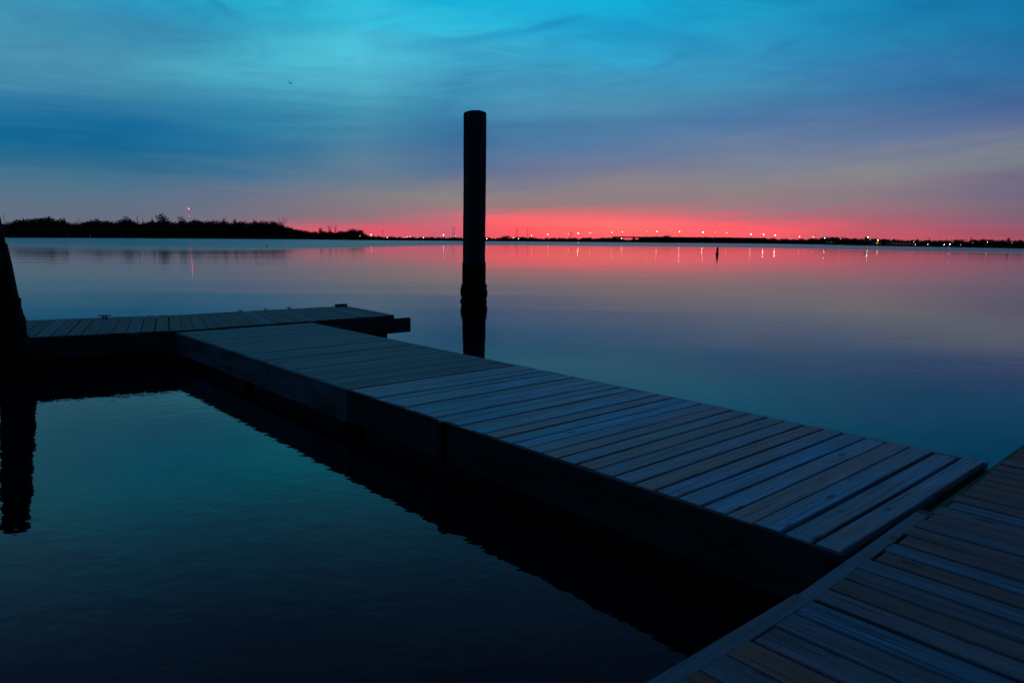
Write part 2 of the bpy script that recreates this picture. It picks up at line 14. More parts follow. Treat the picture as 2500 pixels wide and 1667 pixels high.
WOOD_R = [(-179.8,868.1,5.5),(-181.0,875.6,5.6),(-176.4,866.2,4.0),(-176.9,874.9,5.2),(-174.5,867.5,5.5),(-174.7,874.8,3.9),(-169.3,865.4,5.2),(-172.3,870.8,3.7),(-168.6,869.0,3.8),(-168.8,871.8,4.4),(-164.7,867.7,4.2),(-167.6,871.0,4.4),(-162.5,864.9,3.1),(-164.2,872.7,3.3),(-159.8,865.7,4.1),(-160.5,872.3,3.4),(-158.5,866.2,4.1),(-159.8,872.3,3.0),(-155.8,865.5,3.1),(-156.2,873.8,4.7),(-152.4,867.2,4.4),(-155.0,875.8,3.2),(-151.3,869.4,4.4),(-150.6,877.1,2.9),(-148.2,868.0,4.3),(-148.1,876.5,4.4),(-145.1,872.8,3.3),(-146.7,874.8,4.0),(-143.7,873.8,3.7),(-144.2,879.5,4.5),(-140.8,876.0,2.9),(-141.1,881.2,2.7),(-138.5,873.8,2.7),(-139.9,882.4,2.9),(-137.2,877.6,3.5),(-136.7,882.0,2.9),(-133.1,879.9,4.0),(-134.8,883.3,4.2),(-130.9,877.1,4.4),(-133.2,884.6,3.0),(-128.5,877.5,3.9),(-130.3,888.1,4.6),(-127.2,880.8,4.5),(-127.1,888.0,3.8),(-123.9,879.8,3.8),(-124.7,889.4,3.1),(-122.4,884.4,3.3),(-121.5,892.4,3.6),(-120.2,885.7,2.8),(-119.8,892.0,4.4),(-116.6,887.7,3.7),(-118.0,891.9,4.6),(-114.5,888.5,4.4),(-115.2,891.7,3.8),(-112.1,889.8,3.9),(-112.1,893.6,3.7),(-109.2,890.5,3.8),(-110.5,894.7,4.7),(-106.1,892.6,4.5),(-108.1,896.9,2.8),(-103.5,893.2,4.0),(-105.2,899.8,4.7),(-102.2,891.2,3.8),(-103.8,900.6,3.4),(-100.8,895.8,3.3),(-99.3,899.1,2.9),(-98.4,896.6,3.1),(-97.5,900.3,4.7),(-94.8,896.9,3.7),(-96.2,902.2,3.6),(-92.1,899.1,4.6),(-92.9,904.1,2.9),(-89.8,898.6,2.8),(-90.0,905.8,4.3),(-88.5,900.8,4.1),(-88.8,905.6,4.3),(-84.3,902.2,3.8),(-84.9,906.7,3.2),(-81.2,901.9,3.9),(-82.9,910.2,3.9),(-79.7,902.8,4.1),(-80.6,908.0,3.8),(-77.7,903.7,3.8),(-76.5,909.3,4.4),(-74.7,905.6,3.0),(-75.6,909.3,4.6),(-72.5,908.5,4.6),(-71.8,914.2,3.0),(-69.5,909.5,2.8),(-71.5,914.5,3.0),(-68.2,907.5,4.4),(-68.9,917.2,4.4),(-64.1,912.5,3.3),(-64.2,915.5,4.4),(-62.5,912.5,4.5),(-62.8,919.5,3.8),(-58.7,913.2,4.7),(-60.1,921.6,3.2),(-57.3,913.7,4.5),(-57.9,922.1,3.0),(-56.1,915.7,5.0),(-54.1,920.3,4.6),(-53.5,917.0,4.8),(-52.1,924.9,4.5),(-49.3,919.7,3.4),(-50.6,923.7,4.1),(-46.0,918.1,5.1),(-48.6,921.8,3.4),(-44.3,919.5,4.6),(-45.9,927.4,4.3),(-42.7,923.1,3.5),(-41.9,925.5,5.1),(-39.2,923.1,4.4),(-39.1,928.3,4.8),(-36.8,922.4,5.3),(-36.9,931.1,3.9),(-34.3,927.0,5.0),(-35.2,930.0,5.0),(-31.5,926.4,4.7),(-32.6,928.9,4.1),(-30.3,928.5,4.3),(-30.6,934.4,2.9),(-25.6,930.0,2.6),(-25.9,933.7,4.0),(-24.3,928.5,2.3),(-25.1,935.3,2.3),(-21.2,932.6,3.2),(-21.1,936.4,4.5),(-19.5,929.0,3.9),(-18.3,939.8,3.6),(-16.5,931.0,5.1),(-17.5,939.2,4.6),(-14.4,934.9,5.4),(-13.0,940.1,5.4),(-11.5,932.7,4.9),(-11.9,940.7,5.2),(-9.6,937.4,4.0),(-8.7,940.8,4.8),(-5.1,938.9,4.1),(-6.9,940.5,5.6),(-4.0,935.7,5.2),(-2.8,944.4,5.4),(-0.7,941.6,3.7),(-1.7,945.4,3.4),(2.6,940.9,5.3),(0.6,948.4,3.5),(2.9,939.8,4.6),(4.2,945.3,5.2),(6.7,943.9,4.4),(5.8,949.6,5.6),(8.8,944.0,3.8),(8.9,948.4,5.5),(11.6,944.5,5.9),(13.0,951.2,5.9),(13.6,947.3,6.0),(15.6,954.4,6.0),(18.3,948.6,5.2),(17.5,952.3,5.2),(18.9,944.6,5.0),(19.0,950.3,4.1),(23.2,946.2,5.4),(22.1,950.8,5.1),(24.4,948.0,5.0),(24.6,954.5,5.3),(27.5,947.2,3.9),(27.8,954.2,5.2),(29.2,945.8,4.9),(31.3,950.5,4.6),(31.8,948.2,4.4),(33.2,952.2,3.7),(34.2,944.0,3.5),(35.0,950.2,4.0),(37.9,944.7,5.0),(37.3,950.9,3.5),(39.3,947.0,4.3),(39.7,950.7,3.4),(43.8,946.9,4.8),(43.8,952.6,3.5),(45.6,945.7,4.6),(46.8,952.5,5.0),(48.7,944.7,3.3),(47.7,954.2,4.3),(51.3,946.9,5.0),(52.3,954.8,4.9),(54.0,948.1,4.7),(54.6,952.9,5.0),(55.0,947.7,4.3),(56.3,952.7,5.0),(57.5,947.1,4.9),(58.3,954.1,4.9),(62.3,947.7,4.4),(61.8,952.9,3.7),(63.5,945.8,5.3),(62.8,950.6,4.4),(66.8,944.6,5.2),(65.8,953.0,5.0),(69.1,947.7,5.5),(68.1,953.2,3.6),(72.3,946.6,4.7),(70.7,951.8,4.3),(73.6,946.2,4.0),(75.7,954.1,3.8),(76.8,948.8,4.6),(76.9,953.2,4.6),(78.3,945.6,5.3),(78.3,950.7,4.6),(83.0,947.2,5.1),(82.6,951.3,3.8),(84.8,948.0,5.5),(84.3,952.6,4.5),(85.6,944.6,4.9),(86.6,953.0,4.2),(88.5,947.0,5.4),(90.3,954.4,4.7),(91.7,947.7,3.9),(93.7,953.0,4.0),(94.4,946.7,5.0),(95.5,953.1,4.9),(96.0,945.7,5.5),(97.6,952.9,5.8),(99.3,948.8,5.1),(100.4,951.4,5.5),(103.0,944.8,5.7),(102.8,953.3,4.2),(105.0,947.7,5.7),(107.1,953.4,5.7),(107.9,944.7,5.8),(109.5,954.1,4.2),(111.4,948.6,4.8),(111.4,953.2,4.0),(113.5,944.0,4.5),(113.8,954.8,4.3),(116.2,945.4,4.5),(115.8,952.3,4.9),(117.5,945.8,4.5),(118.4,951.6,4.4),(120.5,946.2,6.0),(122.1,952.2,5.2),(122.4,948.6,5.7),(124.1,951.2,5.3),(125.8,948.6,5.8),(126.2,954.5,5.8),(129.1,946.7,5.4),(129.3,953.4,5.4),(129.9,947.4,5.6),(132.2,952.6,6.2),(133.6,947.2,4.8),(133.5,952.1,5.5),(136.8,949.0,6.0),(137.3,950.5,5.8),(140.2,948.1,5.0),(139.8,951.5,6.1),(142.8,948.4,5.8),(142.4,954.1,6.6),(142.8,944.9,5.0),(143.8,952.8,5.0),(145.2,946.1,6.5),(147.5,950.0,6.1),(147.6,944.1,6.5),(150.0,952.8,5.5),(152.7,946.6,3.8),(152.1,950.6,3.8),(153.9,944.1,3.7),(155.6,954.1,2.4),(157.8,947.3,2.3),(157.6,953.6,3.2),(158.4,947.1,2.4),(159.8,953.1,3.7),(163.1,946.9,3.9),(163.2,951.2,3.8),(164.6,944.9,4.0),(166.4,951.5,2.5),(168.6,948.9,3.8),(168.2,953.6,3.9),(169.7,947.6,4.1),(169.9,950.9,3.4),(171.5,948.4,3.2),(172.5,952.7,3.1),(175.7,948.8,6.7),(175.3,951.2,7.3),(177.0,946.2,6.9),(177.9,950.8,5.5),(179.3,946.7,7.5),(181.4,954.0,7.2),(182.5,947.6,6.8),(183.8,951.5,6.8),(184.4,946.3,7.9),(187.8,953.0,7.0),(187.2,945.2,6.3),(188.3,953.8,6.1),(190.3,945.4,6.6),(191.8,950.7,7.8),(191.5,944.9,7.7),(194.2,950.5,6.9),(196.6,947.8,7.7),(196.0,951.1,8.3),(197.7,945.8,7.5),(200.7,954.3,8.6),(199.8,945.8,6.7),(202.6,950.1,6.8),(203.0,948.2,8.1),(203.3,951.5,8.1),(206.7,947.6,8.3),(207.4,952.2,7.6),(209.2,946.8,6.9),(209.4,954.2,7.1),(211.6,948.6,6.9),(211.5,950.0,6.7),(212.9,948.3,7.2),(216.4,953.4,8.6),(216.0,948.6,6.9),(217.7,953.7,6.6),(218.1,946.6,7.6),(220.6,954.7,6.2),(222.4,948.2,5.7),(221.9,953.5,6.9),(225.3,947.9,6.8),(224.5,953.5,5.9),(227.4,948.8,5.6),(228.0,954.8,7.4),(228.6,945.0,6.6),(231.1,952.4,6.5),(231.2,946.6,6.4),(233.8,953.5,7.9),(233.5,946.8,7.1),(234.7,952.1,7.7),(236.7,948.9,7.0),(237.2,951.4,7.1),(238.9,948.5,6.9),(241.5,952.2,7.4),(242.1,946.8,6.9),(241.9,950.1,6.6),(245.9,948.9,6.2),(247.2,954.8,6.8),(246.7,944.0,7.9),(249.8,954.7,6.3),(249.8,944.4,5.9),(252.6,954.2,7.3),(253.7,946.6,6.1),(255.3,954.2,6.4),(254.9,947.2,7.2),(256.4,952.8,7.7),(256.4,944.3,8.0),(260.1,954.1,6.3),(258.7,945.1,7.1),(260.7,951.5,6.7),(261.5,945.1,7.9),(265.1,950.4,8.2),(265.0,945.1,7.0),(268.5,954.3,6.5),(267.7,947.3,6.7),(270.1,950.3,8.1),(272.0,948.5,7.8),(271.5,954.0,6.2),(271.8,944.4,7.3),(274.8,952.7,6.5),(277.7,948.8,6.2),(278.6,953.6,7.4),(277.9,946.9,7.3),(280.2,951.5,7.3),(281.8,948.2,8.0),(282.0,950.4,6.3),(284.3,948.7,7.3),(285.3,952.0,7.6),(286.9,945.0,5.9),(288.5,951.3,7.6),(289.4,947.5,7.8),(289.9,952.9,8.0),(292.5,946.8,7.1),(293.4,950.7,6.4),(294.8,947.8,7.8),(297.0,952.6,7.1),(295.6,944.9,7.7),(298.5,950.7,6.0),(298.1,945.9,7.7),(302.0,952.3,7.7),(302.1,948.4,6.4),(302.2,950.6,6.1),(303.8,947.7,7.0),(306.0,950.1,6.5),(306.9,947.7,6.9),(307.7,953.0,7.2),(309.1,947.0,7.6),(311.4,951.3,7.4),(311.6,948.9,6.2),(312.1,950.6,6.5),(314.5,945.5,5.6),(317.6,952.9,6.7),(318.2,948.0,6.0),(318.2,950.8,5.8),(319.1,948.2,6.9),(323.0,953.4,6.6),(323.9,947.5,6.2),(325.5,953.1,7.0),(324.7,945.6,7.1),(325.3,950.8,6.7),(327.0,946.3,6.4),(329.1,952.4,6.7),(330.8,948.9,7.1),(332.2,950.7,6.1),(332.4,945.3,5.7),(334.5,950.7,5.1),(335.9,947.7,7.2),(337.8,952.6,6.7),(335.7,938.2,7.1),(338.5,949.5,5.3),(336.4,932.3,5.7),(339.1,943.5,5.2),(337.4,927.1,6.6),(340.3,936.7,6.7),(338.1,929.0,6.0),(340.3,932.3,7.0),(338.4,921.8,6.4),(341.2,926.6,6.0),(339.3,916.9,5.3),(341.8,920.9,6.6),(339.5,907.2,7.0),(340.6,912.7,6.3),(339.8,900.6,6.8),(341.4,908.6,7.0),(339.8,896.9,6.5),(343.2,902.6,5.2),(340.7,893.9,5.3),(341.8,896.4,5.4),(340.0,885.9,6.4),(343.3,892.2,5.1),(341.4,878.8,6.2),(342.3,882.2,5.1),(342.1,872.8,5.6),(342.5,875.8,6.1),(340.6,860.8,5.3),(343.0,868.3,6.2),(341.9,863.5,6.3),(343.6,866.0,5.0),(342.0,854.3,5.2),(344.3,862.1,4.9),(342.1,851.4,5.0),(344.1,850.5,5.8),(341.4,840.2,5.5),(344.6,848.5,5.6),(341.6,834.0,6.5),(343.6,838.6,5.1),(341.3,827.1,4.9),(343.8,835.6,5.0),(341.9,821.1,5.9),(345.4,832.8,5.4),(342.6,815.7,5.5),(345.1,825.5,6.4),(342.4,814.6,5.7),(343.6,815.5,5.5),(342.4,802.9,5.1),(343.1,810.1,4.9),(340.7,797.2,5.7),(344.9,806.7,6.7),(340.9,788.3,6.2),(343.2,797.8,6.3),(341.5,785.8,6.3),(344.2,791.3,6.5),(339.6,773.0,5.0),(343.6,782.9,6.4),(341.1,774.9,4.8),(343.8,781.3,6.2),(339.1,763.7,5.7),(342.5,772.1,6.4),(336.0,749.1,6.9),(336.3,748.0,7.4),(331.8,734.3,7.6),(336.5,747.1,7.8),(332.6,733.8,7.9),(334.2,736.9,7.6),(328.5,719.1,6.2),(329.6,717.5,7.5),(324.4,700.2,7.3),(329.2,714.0,7.7),(321.3,691.0,6.8),(321.8,688.3,7.3),(317.3,675.6,7.1),(322.2,688.7,7.0),(314.9,664.0,6.2),(317.2,670.5,6.6),(312.6,656.9,6.7),(312.3,652.2,7.0),(304.5,630.4,5.9),(308.6,638.3,5.4),(302.0,620.3,5.1),(304.5,626.1,5.4),(297.7,607.0,5.1),(301.2,613.9,5.3),(293.5,594.0,5.2),(294.8,595.1,5.9),(289.5,580.7,5.0),(295.1,594.5,4.8),(284.1,564.4,5.2),(288.3,574.3,4.7),(285.8,565.1,4.5),(286.9,567.0,4.9),(285.5,559.3,5.1),(288.7,561.5,5.1),(284.3,552.7,5.2),(287.0,557.5,5.8),(284.5,545.0,5.2),(287.4,553.4,5.3),(284.3,540.7,5.6),(288.0,549.3,5.2),(284.5,535.0,4.4),(286.1,539.5,5.0),(284.2,531.7,4.9),(286.7,536.3,5.1),(283.7,525.0,4.7),(286.8,531.8,4.8),(282.1,517.5,4.3),(287.4,528.9,4.5),(282.1,511.8,4.6),(287.3,521.3,5.0),(282.4,506.5,4.6),(284.6,512.9,4.1),(281.9,502.3,3.7),(285.7,511.6,4.3),(280.9,495.3,3.8),(284.6,504.7,4.4),(280.9,490.0,3.3),(285.2,498.9,4.0),(280.3,485.0,4.0),(283.2,489.5,4.0),(280.1,483.0,3.5),(281.3,481.9,3.9),(279.1,477.0,3.9),(281.6,481.0,4.3),(277.0,468.6,3.6),(281.1,475.4,3.4),(275.5,461.1,3.8),(279.4,466.7,4.0),(274.9,456.0,3.8),(277.9,461.0,4.0),(274.9,449.9,3.3),(276.8,453.5,3.7),(271.9,439.9,4.1),(275.4,449.4,3.5),(270.8,437.5,3.6),(275.8,442.7,3.5),(271.7,433.4,4.2),(274.6,439.4,3.2),(272.1,431.0,3.5),(275.5,436.7,3.5),(271.3,424.0,3.6),(274.5,427.9,4.2),(269.3,415.3,4.3),(273.0,424.0,4.3),(269.2,412.3,4.1),(272.7,419.6,3.5),(269.6,411.0,4.5),(274.3,415.4,3.6),(268.5,402.3,4.2),(274.8,412.1,4.2),(267.7,399.6,3.9),(271.4,404.3,3.8),(267.9,396.5,3.7),(270.8,398.4,4.5),(267.4,389.1,4.0),(272.9,400.8,4.2),(266.4,386.4,3.7),(270.1,392.5,4.2),(267.4,382.2,3.7),(271.0,390.2,4.1),(265.4,375.1,3.8),(269.6,383.2,3.9),(265.7,374.6,3.8),(268.3,376.2,3.3),(263.4,365.5,3.3),(268.4,375.3,3.6),(263.0,363.7,3.5),(267.2,367.4,3.6),(259.9,353.0,3.4),(264.2,360.6,3.7),(259.3,352.4,3.7),(265.1,361.3,3.9),(261.1,349.4,3.8),(270.3,358.3,4.1),(266.7,347.0,3.8),(273.9,353.6,3.5),(271.0,345.2,3.9),(273.4,350.8,3.8),(273.9,346.2,3.9),(279.2,349.8,3.8),(280.2,345.2,4.0),(281.5,347.9,4.3),(284.6,343.3,3.9),(288.9,348.1,4.1),(287.6,339.3,3.8),(291.0,344.3,3.9),(288.0,338.7,4.2),(297.5,345.1,4.1),(296.7,337.9,4.0),(298.1,342.4,4.6),(296.4,333.9,3.7),(301.6,341.4,4.0),(298.7,332.6,4.3),(305.4,337.8,4.2),(306.9,332.9,4.1),(311.0,340.1,4.1),(309.6,330.1,3.9),(316.4,337.4,4.7),(311.2,327.2,4.2),(316.0,335.5,4.3),(313.9,329.0,4.6),(323.2,335.3,4.5),(317.4,327.2,4.7),(324.9,330.7,4.5),(318.9,321.7,5.0),(326.8,329.7,4.7),(322.7,321.2,4.7),(328.3,326.1,4.6),(328.3,322.1,4.7),(332.9,325.3,5.1),(331.4,321.4,5.0),(335.1,323.5,4.9),(336.3,317.1,4.7),(342.2,325.5,4.6),(336.9,313.3,4.5),(343.1,318.9,5.2),(340.4,312.0,5.1),(350.2,320.1,4.9),(344.2,314.0,5.1),(349.9,319.4,4.9),(345.3,309.7,4.8),(353.5,316.6,4.6),(350.5,308.2,5.1),(357.4,317.0,4.7),(351.6,306.0,5.1),(362.1,313.7,5.8),(354.3,303.7,5.1),(365.1,312.5,5.8),(360.9,306.3,5.4),(369.3,313.2,5.6),(369.4,305.8,5.2),(376.3,313.7,5.6),(367.8,303.3,5.2),(376.2,311.2,5.5),(374.0,302.1,5.7),(380.0,309.6,5.8),(383.7,305.2,5.9),(384.7,309.2,5.4),(383.1,303.3,6.0),(390.1,308.7,5.5),(390.1,305.3,5.7),(393.9,307.5,5.5),(392.6,303.0,5.5),(403.5,309.9,5.9),(398.0,301.6,6.1),(403.5,308.2,5.8),(404.0,302.0,6.0),(412.7,310.3,6.5),(405.5,302.1,6.1),(418.5,309.5,6.4),(414.1,301.4,5.6),(421.2,308.7,6.1),(415.0,300.6,6.1),(424.9,308.5,6.1)]
TREES = [
(-464.8, 693.9, 21.1, 6.7, 0, 'broad leafy tree standing just above the left end of the dark wood'),
(-467.9, 722.6, 21.0, 6.9, 0, 'narrow ragged tree at the left end of the wood, right of a broad leafy one'),
(-469.7, 746.8, 18.7, 6.3, 2, 'small bare tree in the low dip left of the middle of the wood'),
(-470.1, 783.8, 21.9, 9.4, 0, 'rounded tree rising right after the low dip in the dark wood'),
(-466.8, 838.2, 26.8, 10.1, 0, 'twin-topped bushy tree left of the slender spiky tree in the wood'),
(-464.7, 856.4, 27.4, 4.6, 1, 'slender spiky tree standing between a bushy tree and a small cone in the wood'),
(-463.4, 867.7, 24.1, 4.7, 1, 'small cone-shaped tree just right of the slender spiky one'),
(-460.7, 884.3, 26.2, 7.4, 0, 'smaller ragged tree leaning against the biggest round tree of the wood'),
(-457.0, 902.4, 32.5, 16.2, 0, 'biggest round-crowned tree rising highest above the dark wood'),
(-449.0, 938.7, 29.7, 12.4, 0, 'square-shouldered tree directly left of the red mast lights'),
(-403.8, 967.0, 28.5, 10.4, 0, 'ragged rounded tree in the wood right of the red mast lights'),
(-390.0, 974.0, 28.6, 8.2, 0, 'narrow tree between two dense rounded ones right of the mast'),
(-368.2, 984.8, 28.0, 11.8, 0, 'dense low-domed tree near the right end of the tall wood'),
(-344.8, 996.1, 26.5, 12.0, 0, 'spreading tree, second to last before the tall wood drops'),
(-334.1, 1001.1, 28.2, 15.6, 2, 'pale bare spreading tree at the very right end of the tall wood'),
(-265.4, 952.8, 16.0, 7.4, 0, 'lone pointed bush tree above the low point against the pink sky'),
(-247.8, 937.8, 17.0, 7.9, 2, 'wispy bare tree over the low point against the pink sky'),
(-238.5, 929.6, 18.5, 4.5, 2, 'thinnest bare sapling over the low point against the pink sky'),
(-208.6, 902.2, 14.5, 16.2, 0, 'wide rounded tree at the right tip of the low point'),
(-9.0, 932.3, 7.4, 14.5, 0, 'low rounded tree on the far shore just right of the tall piling'),
(209.9, 943.0, 9.5, 17.0, 0, 'low domed tree on the far shore under the middle of the lamp row'),
(282.7, 552.0, 6.8, 4.3, 0, 'peaked tree beside the brightest greenish lamp on the right shore'),
(276.2, 471.4, 4.9, 2.5, 0, 'small tree right of the lit waterfront house on the right shore'),
(272.9, 452.5, 5.5, 2.4, 1, 'pointed tree rising highest on the right shore between the lamps'),
(266.9, 402.4, 5.2, 2.9, 1, 'pair-peaked dark tree on the right shore right of the two bright lamps'),
(260.8, 363.3, 4.8, 2.8, 0, 'last rounded tree near the right edge of the far shore')]
LAMPS = [
(-194.9, 881.3, 5.29, 0.3, 'Y', 0, 879.4),
(-176.3, 858.5, 6.58, 0.8, 'Y', 0, 906),
(-156.3, 858.5, 3.49, 0.7, 'Y', 0, 945.3),
(-145.2, 863.0, 4.11, 0.2, 'W', 0, 968.7),
(-135.5, 868.0, 4.21, 0.2, 'Y', 0, 989),
(-132.7, 869.4, 4.55, 0.4, 'Y', 0, 995),
(-129.5, 871.0, 4.79, 0.5, 'Y', 0, 1001.6),
(-121.1, 875.2, 3.86, 0.2, 'O', 0, 1019),
(-113.8, 878.9, 3.78, 0.7, 'Y', 0, 1034),
(-89.5, 890.7, 7.58, 1, 'Y', 0, 1082.8),
(-86.4, 892.2, 3.7, 0.2, 'O', 0, 1089),
(-74.7, 897.8, 6.45, 0.35, 'Y', 0, 1112),
(-34.7, 916.3, 3.15, 0.9, 'O', 0, 1188.5),
(1.2, 932.3, 4.86, 0.4, 'Y', 0, 1254.4),
(7.6, 935.1, 3.72, 0.6, 'Y', 0, 1266),
(20.4, 938.5, 4.78, 0.2, 'Y', 0, 1289),
(25.4, 938.5, 8.34, 0.7, 'Y', 0, 1298),
(47.4, 938.5, 9.69, 0.8, 'Y', 0, 1337.5),
(53.3, 938.5, 5.62, 0.2, 'O', 0, 1348),
(78.7, 975, 10.88, 0.4, 'Y', 1, 1388.5),
(92.0, 975, 11.97, 1.2, 'W', 1, 1411.6),
(108.8, 975, 12.52, 0.6, 'Y', 1, 1440.8),
(139.2, 975, 13.59, 0.6, 'Y', 1, 1493.5),
(153.9, 975, 14.46, 0.6, 'Y', 1, 1519),
(147.3, 938.5, 5.19, 0.9, 'O', 0, 1516.9),
(170.5, 975, 14.78, 0.2, 'Y', 1, 1547.7),
(189.1, 975, 15.34, 0.5, 'Y', 1, 1580),
(202.6, 975, 15.46, 0.8, 'Y', 1, 1603.4),
(221.4, 975, 15.92, 0.2, 'Y', 1, 1636),
(234.6, 975, 15.35, 1, 'W', 1, 1658.7),
(267.7, 975, 15.07, 1.1, 'W', 1, 1716),
(284.4, 975, 14.88, 0.4, 'Y', 1, 1745),
(301.0, 975, 14.23, 0.6, 'Y', 1, 1773.7),
(317.9, 975, 13.81, 0.15, 'Y', 1, 1802.8),
(335.1, 975, 12.88, 0.9, 'W', 1, 1832.6),
(353.0, 975, 12.41, 1.2, 'W', 1, 1863.5),
(369.7, 975, 11.47, 1.8, 'W', 1, 1892.3),
(387.3, 975, 11.0, 0.2, 'O', 1, 1922.8),
(403.9, 975, 10.12, 0.8, 'Y', 1, 1951.3),
(423.3, 975, 9.61, 0.6, 'W', 1, 1984.8),
(330.6, 733.7, 6.96, 1, 'W', 0, 2012.4),
(310.9, 656.5, 5.8, 0.4, 'Y', 0, 2051),
(300.7, 620.5, 2.16, 0.3, 'W', 0, 2069),
(280.5, 546.8, 6.32, 1.2, 'G', 0, 2118),
(280.6, 543.8, 4.87, 0.3, 'W', 0, 2122.6),
(280.3, 531.2, 4.3, 1.2, 'O', 0, 2142),
(278.7, 504.6, 1.24, 0.3, 'O', 0, 2183),
(278.2, 501.3, 3.67, 0.6, 'O', 0, 2188),
(277.0, 488.3, 1.22, 0.3, 'O', 0, 2208),
(275.1, 475.0, 3.1, 0.3, 'Y', 0, 2228.4),
(274.9, 472.5, 1.3, 0.4, 'Y', 0, 2232.3),
(271.5, 452.6, 1.19, 0.5, 'W', 0, 2263),
(266.5, 427.4, 1.27, 0.9, 'W', 0, 2302.7),
(266.2, 421.5, 1.81, 1, 'W', 0, 2316.5),
(265.6, 410.3, 1.24, 0.25, 'W', 0, 2342.9),
(264.3, 397.7, 2.71, 0.15, 'W', 0, 2372.4),
(262.3, 382.7, 3.13, 0.5, 'Y', 0, 2407.8),
(257.6, 357.5, 2.81, 0.12, 'W', 0, 2467)]
